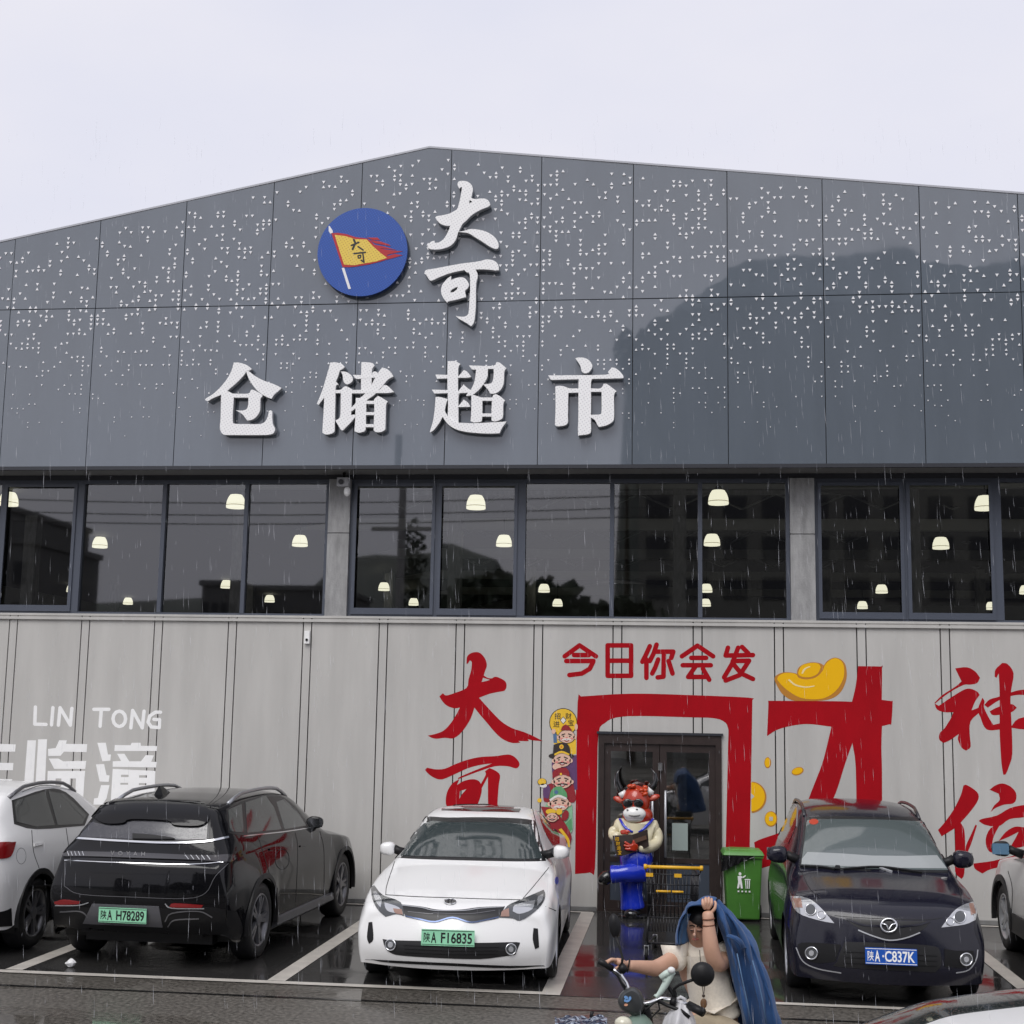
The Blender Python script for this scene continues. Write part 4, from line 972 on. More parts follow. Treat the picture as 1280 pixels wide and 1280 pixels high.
    def side_trim(s, m, z0, z1, a=None, b=None):
        S = s.S; W = S['W']/2; a = a or S['axles'][0]+S['ra']+.03; b = b or S['axles'][1]-S['ra']-.03
        for sd in (1, -1):
            MB().add([(sd*(W-.05), a, z0), (sd*(W-.05), b, z0), (sd*(W+.014), b, z0+.04), (sd*(W+.014), a, z0+.04), (sd*(W+.012), b, z1), (sd*(W+.012), a, z1), (sd*(W-.03), b, z1+.01), (sd*(W-.03), a, z1+.01)],
                     [(0, 1, 2, 3), (3, 2, 4, 5), (5, 4, 6, 7), (0, 3, 5, 7), (1, 6, 4, 2)]).obj('sill_trim', m, s.e, fix=True)
    def rails(s, m, x, a, b, h=.05, r=.018):
        for sd in (1, -1):
            P = []
            for k in range(11):
                t = k/10; y = a+(b-a)*t; p, nn = s.castd((sd*x, y, 4), (0, 0, -1))
                P.append((p.x, p.y, p.z+h*min(1, 6*min(t, 1-t)+.0)))
            MB().tube(P, r, 8).obj('roof_rail', m, s.e, smooth=True)
    def ring(s, name, px, py, rx, ry, m, r=.008, sc=None, off=.004):
        P = ell(px, py, rx, ry, 24)
        if sc: P = zoomed(P, *sc)
        Q = [(lambda h: h[0]+h[1]*off)(s.cast(*q)) for q in P]; Q.append(Q[0])
        return MB().tube(Q, r, 6, caps=False).obj(name, m, s.e, smooth=True)
    def bar(s, name, pts, m, r=.006, sc=None, off=.02):
        P = zoomed(pts, *sc) if sc else pts
        return MB().tube([(lambda h: h[0]+h[1]*off)(s.cast(*q)) for q in P], r, 6).obj(name, m, s.e, smooth=True)
    def decal_text(s, txt, px, py, size, m, sc=None, rear=False, sx=1, tilt=0, off=.006, name='badge_lettering'):
        if sc: px, py = sc[0]+px/sc[2], sc[1]+py/sc[2]
        p, nn = s.cast(px, py); o = place_text(txt, size, p+nn*off, (math.pi/2+tilt, 0, math.pi if rear else 0), m, s.e, name, sx, size*.012); return o
    def point(s, px, py): return s.cast(px, py)
    def plate(s, px, py, w, h, txt, bgm, fgm, sx, tilt=0, rear=False, z=None, off=.012):
        p, nn = s.cast(px, py)
        rz = math.pi if rear else 0
        g = empty('tmp'); bpy.data.objects.remove(g)
        sg = 1 if rear else -1
        y = p.y+sg*off
        mb = MB(); mb.box((-w/2, -.004, -h/2), (w/2, .004, h/2)); o = mb.obj('number_plate', bgm, s.e)
        o.location = (p.x, y+sg*.004, p.z); o.rotation_euler = (tilt, 0, rz)
        fr = MB()
        for a in (((-w/2+.004, -.0055, h/2-.012), (w/2-.004, -.0041, h/2-.007)), ((-w/2+.004, -.0055, -h/2+.007), (w/2-.004, -.0041, -h/2+.012))): fr.box(*a)
        fr.obj('plate_border', fgm, o)
        a, b_ = txt
        for tx, of, xa, xb, zk in ((a[0], h*.004, -.455, -.335, .60), (a[1], h*.016, -.315, -.215, .66), (b_.strip(), h*.016, -.13 if not b_.startswith('·') else -.17, .455, .66)):
            me = text_mesh(tx, h*.80, .0006, of, sx); t = link('plate_lettering', me, o, fgm)
            xs = [v.co.x for v in me.vertices]; zs = [v.co.y for v in me.vertices]
            cx, cz = (min(xs)+max(xs))/2, (min(zs)+max(zs))/2; k = (w*(xb-xa))/(max(xs)-min(xs)); kz = (h*zk)/(max(zs)-min(zs))
            for v in me.vertices: v.co = ((v.co.x-cx)*k, (v.co.y-cz)*kz, v.co.z)
            t.location = (w*(xa+xb)/2, -.0052, 0); t.rotation_euler = (math.pi/2, 0, 0)
        return o
    def mirror(s, side, p, size, m=None, glass=None):
        """door mirror: shaped housing on an arm ; p = inner foot (local), size=(w,d,h)"""
        w, d, h = size; x, y, z = p
        arm = MB(); arm.tube([(x-side*.06, y, z-h*.35), (x+side*.03, y, z-h*.15), (x+side*.08, y, z)], [.05, .042, .045], 8)
        a = arm.obj('mirror_arm', M_BLACKP, s.e, smooth=True)
        hb = MB(); n, mm = 20, 12
        for i in range(mm+1):
            t = -1+2*i/mm; pr = (1-abs(t)**3.2)**.55
            for k in range(n):
                c = 2*math.pi*k/n; cc, ss = math.cos(c), math.sin(c)
                sg = lambda v, e: math.copysign(abs(v)**e, v)
                hb.v.append((x+side*(.06+w/2)+side*t*w/2, y+sg(cc, .7)*d/2*pr*(1 if cc < 0 else .35), z+sg(ss, .6)*h/2*pr*(1-.12*t)))
        hb.f = [(i*n+k, i*n+(k+1) % n, (i+1)*n+(k+1) % n, (i+1)*n+k) for i in range(mm) for k in range(n)]; hb.m = [0]*len(hb.f)
        o = hb.obj('door_mirror', m or s.paint, s.e, smooth=True, fix=True)
        g = MB(); g.box((x+side*.085 if side > 0 else x-.085-w*.85, y+d*.178, z-h*.36), (x+side*.085+w*.85 if side > 0 else x-.085, y+d*.186, z+h*.36)); g.obj('mirror_glass', glass or M_CHROME, o)
        return o
def wet_paint(name, col, drops=.12, coat=.6, rough=.25, metal=0, spec=.5):
    """car paint with rain beads standing on it"""
    m = mat(name, col, rough, metal=metal, spec=spec, coat=coat); t = m.node_tree; b = t.nodes['Principled BSDF']; L = t.links.new
    tc = t.nodes.new('ShaderNodeTexCoord'); v = t.nodes.new('ShaderNodeTexVoronoi'); v.inputs['Scale'].default_value = 95; v.inputs['Randomness'].default_value = 1
    r = t.nodes.new('ShaderNodeMapRange'); r.inputs[1].default_value = .0; r.inputs[2].default_value = .32; r.inputs[3].default_value = 1; r.inputs[4].default_value = 0
    bp = t.nodes.new('ShaderNodeBump'); bp.inputs['Strength'].default_value = drops; bp.inputs['Distance'].default_value = .004
    L(tc.outputs['Object'], v.inputs['Vector']); L(v.outputs['Distance'], r.inputs[0]); L(r.outputs[0], bp.inputs['Height'])
    L(bp.outputs[0], b.inputs['Normal']); L(bp.outputs[0], b.inputs['Coat Normal']); return m
P_WHITE = wet_paint('white_car_paint', (.80, .80, .79), .05, .5)
P_BLACK = wet_paint('black_car_paint', (.004, .004, .005), .06, 0, .05, spec=.34)
P_NAVY = wet_paint('black_violet_car_paint', (.009, .009, .018), .16, 0, .11)
M_GLASSC = wet_paint('tinted_car_glass', (.022, .028, .028), .10, .3, .06, spec=.75)
M_GLASSK = wet_paint('windscreen_glass', (.038, .05, .052), .14, .4, .06, spec=.8)
M_SEAL = mat('black_window_seal', (.01, .01, .011), .35)
M_LENS = mat('lamp_lens', (.55, .56, .58), .08, metal=.6, coat=1); M_LENSD = mat('dark_lamp_lens', (.07, .075, .08), .10, metal=.3, coat=1)
M_REDL = mat('red_lamp_lens', (.22, .003, .005), .12, coat=1); M_AMBER = mat('amber_lens', (.30, .17, .13), .15, coat=1)
M_PLG = mat('green_plate', (.30, .68, .44), .35, noise=(4, .1)); M_PLB = mat('blue_plate', (.010, .085, .42), .35)
M_SEAM = mat('panel_gap', (.006, .006, .006), .7)
# ---- white sedan, nose to the camera
K = dict(L=4.855, W=1.86, wr=.325, ra=.365, axles=[.965, 3.77], sill=.20, lip_f=.0, lip_r=.05, cowl=1.42, roof_f=2.28, roof_r=3.45, deck=4.35, st=[1.2, 1.8, 2.6, 3.0],
  top=[(0,.66),(.06,.70),(.2,.755),(.6,.84),(1.1,.935),(1.42,.985),(1.85,1.21),(2.28,1.405),(2.6,1.45),(3.0,1.462),(3.45,1.43),(3.9,1.29),(4.35,1.125),(4.7,1.085),(4.855,1.0)],
  belt=[(0,.60),(.2,.68),(.6,.77),(1.1,.86),(1.42,.905),(2.5,.94),(3.6,.98),(4.35,1.03),(4.855,.93)],
  wbelt=[(0,.90),(.3,.93),(.9,.945),(1.42,.93),(2.3,.915),(3.6,.91),(4.4,.92),(4.855,.9)],
  wrail=[(0,.74),(.3,.78),(.9,.82),(1.42,.80),(1.85,.72),(2.28,.64),(3.0,.63),(3.45,.62),(3.9,.66),(4.35,.76),(4.855,.76)],
  drop=[(0,.03),(.4,.045),(1.1,.05),(1.42,.05),(2.28,.065),(3.45,.06),(4.35,.045),(4.855,.04)],
  char=[(0,.44),(.5,.58),(1.4,.66),(3.6,.72),(4.855,.66)],
  plan=[(0,.90),(.08,.94),(.25,.97),(.6,.995),(1.2,1),(3.8,1),(4.5,.96),(4.855,.86)],
  nose=[.06,.0,.0,.07,.10], tail=[.05,.0,.02,.10,.06], bow_f=.26, bow_r=.2, flare=.008)
kia = Car('sedan', K, P_WHITE, (-1.985, -5.50, 0), .032, 'white sedan with green plate parked nose out beside the doorway', (M_DALLOY, M_ALLOY))
# ---- black SUV, tail to the camera
V = dict(L=4.9, W=1.95, wr=.375, ra=.42, axles=[.93, 3.89], sill=.24, lip_f=.0, lip_r=.10, cowl=1.30, roof_f=2.1, roof_r=4.05, deck=4.62, st=[1.15, 1.7, 2.6, 3.0, 3.4, 4.3, 4.45],
  top=[(0,.78),(.06,.84),(.2,.90),(.6,1.0),(1.0,1.06),(1.30,1.09),(1.7,1.32),(2.1,1.53),(2.5,1.60),(3.0,1.615),(3.6,1.60),(4.05,1.565),(4.3,1.53),(4.45,1.42),(4.62,1.20),(4.75,1.09),(4.9,1.02)],
  belt=[(0,.72),(.2,.82),(.6,.92),(1.3,1.0),(2.5,1.04),(3.6,1.09),(4.3,1.12),(4.62,1.10),(4.9,.98)],
  wbelt=[(0,.9),(.3,.93),(.9,.95),(1.3,.94),(3.6,.92),(4.6,.90),(4.9,.90)],
  wrail=[(0,.76),(.3,.8),(.9,.83),(1.3,.82),(1.7,.745),(2.1,.68),(3.0,.67),(4.05,.64),(4.3,.64),(4.45,.67),(4.62,.76),(4.75,.82),(4.9,.82)],
  drop=[(0,.03),(.4,.05),(1.3,.05),(2.1,.065),(4.05,.05),(4.3,.05),(4.62,.05),(4.9,.05)],
  char=[(0,.5),(.5,.68),(1.4,.74),(3.6,.82),(4.9,.72)],
  plan=[(0,.88),(.08,.93),(.25,.97),(.6,1),(1.2,1),(4.2,1),(4.6,.975),(4.9,.92)],
  nose=[.05,.0,.0,.06,.09], tail=[.16,.02,.0,.05,.08], bow_f=.2, bow_r=.16, flare=.02)
voy = Car('suv', V, P_BLACK, (-4.93, -.22, 0), math.pi-.042, 'glossy black suv with green plate parked tail out with roof rails', (M_BLACKP, M_DALLOY))
# ---- dark violet-black people carrier, nose to the camera
Z = dict(L=4.505, W=1.745, wr=.315, ra=.355, axles=[.90, 3.65], sill=.20, lip_f=.0, lip_r=.05, cowl=1.12, roof_f=1.98, roof_r=3.95, deck=4.38, st=[.95, 1.5, 2.5, 3.0, 3.5],
  top=[(0,.745),(.05,.80),(.16,.865),(.5,.955),(.95,1.025),(1.12,1.055),(1.5,1.29),(1.98,1.52),(2.4,1.60),(3.0,1.615),(3.6,1.59),(3.95,1.54),(4.2,1.3),(4.38,1.05),(4.505,.95)],
  belt=[(0,.68),(.2,.79),(.6,.885),(1.12,.95),(2.0,.97),(3.6,1.02),(4.2,1.03),(4.505,.9)],
  wbelt=[(0,.88),(.3,.92),(.9,.945),(1.12,.94),(2.0,.93),(3.6,.92),(4.505,.9)],
  wrail=[(0,.72),(.3,.78),(.9,.83),(1.12,.82),(1.5,.765),(1.98,.70),(3.0,.69),(3.95,.67),(4.38,.8),(4.505,.8)],
  drop=[(0,.03),(.4,.055),(1.12,.055),(1.98,.075),(3.95,.06),(4.505,.05)],
  char=[(0,.46),(.5,.62),(1.4,.70),(3.6,.74),(4.505,.68)],
  plan=[(0,.90),(.08,.94),(.25,.97),(.6,.995),(1.2,1),(3.8,1),(4.3,.96),(4.505,.9)],
  nose=[.05,.0,.0,.04,.06], tail=[.05,.0,.02,.08,.06], bow_f=.22, bow_r=.15, flare=.008)
maz = Car('people_carrier', Z, P_NAVY, (1.90, -5.36, 0), -.018, 'dark violet-black people carrier with blue plate parked nose out right of the bin', (M_DALLOY, M_ALLOY))
# ---- white SUV at the left edge, tail to the camera
Wd = dict(L=4.6, W=1.84, wr=.355, ra=.40, axles=[.88, 3.55], sill=.26, lip_f=.0, lip_r=.08, cowl=1.25, roof_f=2.0, roof_r=3.75, deck=4.3, st=[1.1, 1.6, 2.6, 3.0, 3.4, 4.05],
  top=[(0,.78),(.06,.84),(.2,.92),(.6,1.02),(1.25,1.10),(1.6,1.32),(2.0,1.55),(2.5,1.64),(3.0,1.655),(3.4,1.64),(3.75,1.59),(4.05,1.40),(4.3,1.15),(4.45,1.05),(4.6,.98)],
  belt=[(0,.74),(.2,.84),(.6,.95),(1.25,1.02),(2.5,1.04),(3.4,1.08),(4.05,1.13),(4.3,1.09),(4.6,.94)],
  wbelt=[(0,.9),(.3,.93),(.9,.95),(1.3,.94),(3.6,.92),(4.6,.9)],
  wrail=[(0,.76),(.3,.8),(.9,.83),(1.25,.82),(1.6,.75),(2.0,.69),(3.0,.68),(3.75,.65),(4.05,.70),(4.3,.80),(4.6,.82)],
  drop=[(0,.03),(.4,.05),(1.3,.05),(2.0,.075),(3.75,.06),(4.6,.05)],
  char=[(0,.5),(.5,.68),(1.4,.74),(3.6,.84),(4.6,.72)],
  plan=[(0,.88),(.08,.93),(.25,.97),(.6,1),(1.2,1),(3.8,1),(4.3,.97),(4.6,.88)],
  nose=[.05,.0,.0,.06,.09], tail=[.14,.02,.0,.05,.08], bow_f=.2, bow_r=.2, flare=.02)
ws = Car('suv', Wd, P_WHITE, (-7.46, -.52, 0), math.pi, 'white suv cut by the left edge of the picture, tail towards the camera', (M_BLACKP, M_DALLOY), 5)
Wr = dict(Wd); Wr.update(W=1.80, L=4.55, axles=[.87, 3.50], st=[1.1, 1.6, 2.6, 3.0, 3.4, 4.0])
P_SILV = wet_paint('pearl_white_car_paint', (.72, .72, .70), .05, .5)
rs = Car('suv', Wr, P_SILV, (4.52, -1.02, 0), math.pi, 'pale suv cut by the right edge, only its front wheel and blue mirror showing', (M_BLACKP, M_ALLOY), 5)
# ---------------------------------------------------------------- car details
M_PALEBAND = mat('pale_lower_band', (.30, .32, .32), .35, coat=.6); M_GRILLE = mat('grille_mesh', (.012, .012, .013), .4)
M_RAIL = mat('silver_rail', (.35, .36, .38), .3, metal=.7)
def interior_hint(car, sc, wheel_c, wr_):
    pass
# ---- white sedan
q = (430, 980, 4.129); c = kia
c.zone(1.38, 2.6)
c.patch('windscreen_surround', [(258,380),(395,178),(420,168),(540,174),(700,172),(900,178),(988,190),(1042,398),(900,400),(640,395),(400,388)], M_SEAL, .003, 4, sc=q)
c.patch('windscreen', [(292,370),(412,206),(560,200),(800,200),(966,212),(1022,386),(900,388),(640,380),(400,374)], M_GLASSK, .006, 4, sc=q)
c.zone()
c.patch('sunroof', [(518,102),(700,97),(924,112),(904,146),(700,142),(502,136)], mat('sunroof_glass', (.012, .010, .010), .10, spec=.28), .003, 4, sc=q, n=1)
c.patch('side_window', [(1008,132),(1032,142),(1075,190),(1108,258),(1112,308),(1076,318),(1040,258),(1012,182)], M_GLASSC, .004, 3, sc=q)
c.lines('panel_gap', [[(215,572),(380,582),(560,588),(740,594),(918,598)], [(215,572),(222,520),(262,400)], [(918,598),(985,520),(1070,415)], [(470,106),(420,150),(395,178)], [(972,116),(978,150),(988,188)], [(120,612),(90,600)], [(1040,632),(1095,655)]], .75, M_SEAM, .002, 5, sc=q)
c.patch('headlight', [(140,535),(156,524),(200,575),(292,612),(312,682),(270,672),(215,686),(172,645),(146,592)], M_LENSD, .006, 3, sc=q)
c.patch('headlight', [(842,632),(905,602),(1030,548),(1038,572),(1028,612),(985,660),(910,706),(870,694),(802,690)], M_LENSD, .006, 3, sc=q)
for P in ([(150,560),(165,556),(195,600),(190,640),(165,610)], [(210,615),(285,640),(300,672),(235,660),(215,640)], [(880,630),(940,612),(985,605),(970,650),(905,672),(870,660)], [(1000,585),(1028,570),(1022,605),(995,635)]):
    c.patch('reflector', P, M_LENS, .010, 3, sc=q)
c.patch('indicator', [(255,645),(300,650),(306,676),(268,668)], M_AMBER, .012, 3, sc=q); c.patch('indicator', [(815,660),(850,645),(852,685),(808,686)], M_AMBER, .012, 3, sc=q)
c.patch('grille', [(292,622),(400,634),(470,648),(540,652),(620,648),(700,637),(830,632),(800,690),(722,706),(650,716),(560,692),(470,714),(400,702),(318,686)], M_GRILLE, .004, 3, sc=q)
M_BCHR = mat('blue_chrome_strip', (.10, .13, .22), .15, metal=.8)
c.lines('grille_strip', [[(300,628),(400,640),(470,655),(620,655),(700,644),(825,636)]], .8, M_ALLOY, .008, 4, sc=q)
c.lines('grille_strip', [[(318,682),(400,700),(470,712),(560,690),(650,714),(722,704),(798,688)]], 1.7, M_BCHR, .009, 4, sc=q)
c.lines('grille_bar', [[(330,660),(450,672),(470,668),(640,672),(780,655)]], .7, M_DALLOY, .007, 4, sc=q)
c.patch('emblem', ell(548, 611, 30, 14, 24), M_BLACK, .006, 2, sc=q, n=1); c.ring('emblem_ring', 548, 611, 30, 14, M_CHROME, .004, sc=q, off=.009)
c.decal_text('KIA', 548, 612, .048, M_CHROME, q, sx=1.5, off=.012)
c.patch('lower_grille', [(200,800),(250,806),(400,810),(560,816),(700,820),(890,816),(906,826),(884,880),(820,890),(700,903),(500,898),(300,885),(240,870),(212,840)], M_GRILLE, .004, 3, sc=q)
for k in range(3): c.lines('grille_bar', [[(310+4*k,832+18*k),(560,842+18*k),(800-4*k,842+17*k)]], .55, M_BLACKP, .010, 4, sc=q)
for x, y in ((243, 830), (860, 852)):
    c.patch('fog_lamp', ell(x, y, 26, 27, 20), M_LENSD, .010, 3, sc=q, n=1); c.ring('fog_ring', x, y, 26, 27, M_CHROME, .006, sc=q, off=.012); c.patch('fog_lens', ell(x, y, 13, 14, 14), M_LENS, .015, 3, sc=q, n=1)
c.patch('air_curtain', [(128,714),(146,712),(152,800),(130,824),(120,790)], M_BLACKP, .005, 3, sc=q); c.patch('air_curtain', [(978,744),(1000,746),(1006,842),(986,852),(974,800)], M_BLACKP, .005, 3, sc=q)
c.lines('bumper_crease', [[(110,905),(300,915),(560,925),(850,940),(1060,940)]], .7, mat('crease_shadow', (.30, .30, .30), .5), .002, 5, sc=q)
c.patch('bumper_lip', [(140,905),(300,913),(560,924),(850,938),(1050,935),(860,950),(560,938),(240,922)], M_BLACKP, .004, 4, sc=q)
c.plate(538+0-408+0, 0, .1, .1, ('', ''), M_PLG, M_BLACK, 1) if False else None
c.plate(430+538/4.129, 980+792/4.129, .48, .14, ('陕A', ' F16835'), M_PLG, M_BLACK, .6, tilt=-.06, off=.02)
c.patch('side_badge', ell(1097, 498, 9, 20, 14), mat('blue_badge', (.05, .07, .35), .3), .004, 2, sc=q, n=1)
for px, py, sd in ((486.5, 1060.5, -1), (699.5, 1065, 1)):
    p = c.local(px, py, -3.72); c.mirror(sd, (p.x-sd*.13, p.y, p.z), (.17, .17, .135))
# ---- black SUV
q = (0, 760, 2.977); c = voy
c.patch('tailgate_glass_surround', [(352,722),(420,716),(560,719),(742,726),(782,772),(778,866),(600,869),(450,864),(288,856),(322,780)], M_SEAL, .003, 4, sc=q)
M_GLASSR = wet_paint('rear_glass', (.025, .026, .034), .35, 0, .12, spec=1.0)
c.patch('rear_window', [(328,792),(390,807),(460,807),(490,793),(625,798),(650,815),(740,818),(773,802),(770,861),(600,864),(450,859),(298,852)], M_GLASSR, .006, 3, sc=q)
c.patch('spoiler', [(352,728),(420,718),(560,721),(742,728),(782,768),(775,795),(740,815),(650,812),(625,796),(490,791),(460,805),(390,805),(338,775)], P_BLACK, .028, 4, sc=q, skirt=.03)
c.lines('chrome_strip', [[(285,857),(450,868),(620,875),(760,870),(850,853)]], 2.4, M_CHROME, .010, 4, sc=q)
c.patch('rear_wiper', [(495,842),(560,846),(645,858),(640,863),(495,862)], M_BLACKP, .02, 4, sc=q)
M_TAILD = mat('smoked_tail_lamp', (.02, .018, .02), .08, coat=1)
c.patch('tail_lamp_bar', [(236,904),(330,908),(500,912),(750,922),(862,918),(880,930),(850,946),(740,940),(500,932),(330,926),(236,926)], M_TAILD, .010, 4, sc=q)
for k in range(5): c.lines('lamp_segment', [[(252+14*k,908),(258+14*k,924)], [(690+20*k,922),(702+20*k,938)]], .8, M_ALLOY, .013, 4, sc=q)
c.lines('chrome_strip', [[(240,940),(450,948),(700,955),(830,946)]], .9, M_CHROME, .008, 4, sc=q)
c.decal_text('V  O  Y  A  H', 478, 920, .055, M_CHROME, q, rear=True, sx=1.15, off=.02)
c.lines('panel_gap', [[(242,945),(240,1035),(300,1065),(500,1076),(690,1081),(765,1060),(800,1000),(850,950)]], .6, M_DALLOY, .002, 5, sc=q)
c.patch('bumper_cladding', [(200,1108),(340,1115),(500,1122),(620,1117),(760,1112),(880,1130),(902,1190),(890,1235),(600,1228),(400,1222),(205,1205)], M_BLACKP, .006, 4, sc=q)
M_DGREY = mat('satin_grey_plastic', (.10, .10, .11), .35)
c.patch('plate_recess', [(345,1100),(592,1110),(606,1186),(310,1172)], M_DGREY, .012, 4, sc=q, n=1)
c.patch('reflector', [(205,1092),(240,1084),(300,1092),(296,1101),(214,1103)], M_REDL, .012, 3, sc=q); c.patch('reflector', [(634,1106),(650,1098),(756,1105),(750,1115),(640,1113)], M_REDL, .012, 3, sc=q)
c.lines('chrome_strip', [[(208,1106),(290,1106),(330,1096)], [(615,1100),(640,1116),(760,1118)]], .9, M_ALLOY, .012, 4, sc=q)
c.plate(155.4, 1143.6, .48, .14, ('陕A', ' H78289'), M_PLG, M_BLACK, .6, tilt=.05, rear=True, off=.035)
c.lines('exhaust_trim', [[(225,1130),(300,1128),(330,1150)], [(615,1165),(640,1135),(740,1128),(790,1150)], [(625,1185),(650,1160),(740,1155)]], 1.2, M_DALLOY, .012, 4, sc=q)
c.patch('window_surround', [(842,748),(900,722),(990,694),(1050,702),(1112,755),(1148,815),(1050,832),(915,846),(850,838)], M_SEAL, .003, 4, sc=q)
for P in ([(848,752),(898,730),(906,836),(854,832)], [(912,724),(988,700),(1018,742),(1046,824),(918,838)], [(1028,722),(1056,712),(1106,760),(1138,810),(1058,824)]):
    c.patch('side_window', P, M_GLASSC, .006, 3, sc=q, n=1)
c.lines('chrome_strip', [[(905,850),(1050,834),(1155,818)]], 1.3, M_CHROME, .008, 4, sc=q)
c.lines('panel_gap', [[(960,850),(985,930),(1006,1010),(1012,1120)], [(1098,835),(1108,900),(1100,1095)], [(1190,830),(1205,900),(1206,1050)]], .5, M_SEAM, .002, 4, sc=q)
c.patch('door_handle', [(1000,895),(1040,890),(1040,897),(1002,903)], P_BLACK, .012, 3, sc=q); c.patch('door_handle', [(1115,884),(1140,880),(1140,886),(1116,890)], P_BLACK, .012, 3, sc=q)
c.ring('charge_flap', 1050, 935, 26, 38, M_SEAM, .003, sc=q, off=.001)
c.rails(M_RAIL, .60, 2.15, 4.0, .055, .02); c.arch_trim(M_BLACKP, .04); c.side_trim(M_DGREY, .22, .33)
p, nn = c.cast(203, 992)
MB().add([(p.x-.05, p.y+.10, p.z-.01), (p.x+.05, p.y+.10, p.z-.01), (p.x+.05, p.y-.14, p.z-.01), (p.x-.05, p.y-.14, p.z-.01), (p.x-.006, p.y+.09, p.z+.085), (p.x+.006, p.y+.09, p.z+.085), (p.x+.006, p.y+.04, p.z+.085), (p.x-.006, p.y+.04, p.z+.085)],
         [(0, 1, 5, 4), (1, 2, 6, 5), (2, 3, 7, 6), (3, 0, 4, 7), (4, 5, 6, 7)]).obj('antenna_fin', P_BLACK, c.e, fix=True)
p = c.local(391, 1028, -2.0); c.mirror(-1, (p.x+.13, p.y, p.z), (.2, .18, .14))
# ---- violet-black people carrier
q = (940, 940, 3.765); c = maz
c.zone(1.08, 2.4)
c.patch('windscreen_surround', [(222,545),(232,480),(252,308),(400,302),(600,306),(806,312),(852,370),(938,568),(700,568),(450,556)], M_SEAL, .003, 4, sc=q)
c.patch('windscreen', [(232,534),(260,322),(400,318),(600,320),(798,328),(922,558),(700,555),(430,548)], wet_paint('pale_windscreen_glass', (.085, .105, .105), .16, .4, .07, spec=.8), .006, 4, sc=q, n=1)
c.patch('windscreen_lower_band', [(236,505),(262,473),(420,480),(560,490),(720,492),(870,488),(916,550),(700,548),(430,540),(234,530)], M_PALEBAND, .0075, 4, sc=q, n=1)  # paler opaque band laid over the lower windscreen
c.patch('sticker', ell(291, 331, 22, 13, 16), mat('red_sticker', (.45, .05, .02), .5), .009, 3, sc=q, n=1)
c.lines('wiper', [[(228,540),(330,546),(415,562)], [(430,556),(600,546),(800,572)]], 1.6, M_BLACKP, .02, 4, sc=q)
c.zone()
c.lines('wiper', [[(600,548),(660,568)]], 1.4, M_ALLOY, .016, 4, sc=q)
c.patch('headlight', [(180,678),(262,690),(322,732),(388,806),(330,796),(242,770),(200,736)], M_LENS, .006, 3, sc=q); c.patch('headlight', [(890,826),(940,760),(985,726),(1040,705),(1056,742),(1050,790),(1000,812)], M_LENS, .006, 3, sc=q)
for x, y, r in ((278, 745, 22), (328, 768, 15), (975, 778, 24), (930, 798, 14)):
    c.patch('projector', ell(x, y, r, r, 18), M_LENSD if r > 20 else M_LENS, .012, 3, sc=q, n=1); c.ring('projector_ring', x, y, r+3, r+3, M_CHROME, .005, sc=q, off=.013)
c.patch('indicator', [(195,690),(232,692),(240,735),(212,732)], M_AMBER, .009, 3, sc=q); c.patch('indicator', [(1020,716),(1040,712),(1050,760),(1030,770)], M_AMBER, .009, 3, sc=q)
c.patch('grille', [(438,780),(600,792),(690,796),(842,795),(800,838),(700,880),(645,884),(560,856),(480,816)], M_GRILLE, .004, 3, sc=q)
c.lines('grille_bar', [[(445,786),(520,814),(604,820)], [(684,824),(780,814),(838,797)]], 2.2, P_NAVY, .012, 4, sc=q)
c.lines('grille_strip', [[(500,838),(570,866),(645,886),(720,876),(790,850)]], 1.6, M_ALLOY, .010, 4, sc=q)
c.ring('emblem_ring', 643, 818, 37, 30, M_CHROME, .009, sc=q, off=.02); c.bar('emblem_wing', [(608,808),(630,814),(643,836),(656,814),(678,808)], M_CHROME, .008, q, .022)
c.lines('panel_gap', [[(388,770),(480,778),(640,786),(820,790),(895,780)], [(322,690),(270,640),(232,560)], [(985,715),(975,640),(935,575)]], .6, M_SEAM, .002, 4, sc=q)
c.patch('lower_grille', [(432,905),(462,894),(700,902),(845,912),(882,932),(890,1000),(862,1036),(420,1012),(402,985)], M_GRILLE, .004, 3, sc=q)
for k in range(3): c.lines('grille_bar', [[(430,940+26*k),(640,948+26*k),(870,960+24*k)]], .8, M_BLACKP, .010, 4, sc=q)
c.patch('fog_recess', [(216,905),(262,896),(420,906),(392,985),(300,992),(236,962)], M_BLACKP, .004, 3, sc=q); c.patch('fog_recess', [(905,925),(960,935),(1040,935),(1050,985),(1010,1015),(905,1010)], M_BLACKP, .004, 3, sc=q)
for x, y in ((282, 946), (1005, 975)):
    c.patch('fog_lamp', ell(x, y, 27, 27, 20), M_LENSD, .010, 3, sc=q, n=1); c.ring('fog_ring', x, y, 28, 28, M_CHROME, .007, sc=q, off=.012); c.patch('fog_lens', ell(x, y, 12, 13, 14), M_LENS, .015, 3, sc=q, n=1)
c.lines('bumper_crease', [[(208,920),(240,985),(310,1020),(420,1040)], [(960,1040),(1020,1025),(1055,975),(1062,930)]], 1.2, M_ALLOY, .003, 4, sc=q)
c.plate(1113.2, 1194.8, .44, .14, ('陕A', '·C837K'), M_PLB, M_WPAINT, .6, tilt=-.08, off=.03)
c.patch('side_window', [(122,402),(168,285),(192,248),(212,262),(206,350),(170,432),(142,422)], M_GLASSC, .004, 3, sc=q)
c.lines('chrome_strip', [[(180,268),(195,244),(214,262),(210,350)]], .8, M_ALLOY, .006, 3, sc=q)
c.rails(mat('black_rail', (.05, .05, .055), .25, metal=.5), .58, 2.12, 3.7, .04, .018)
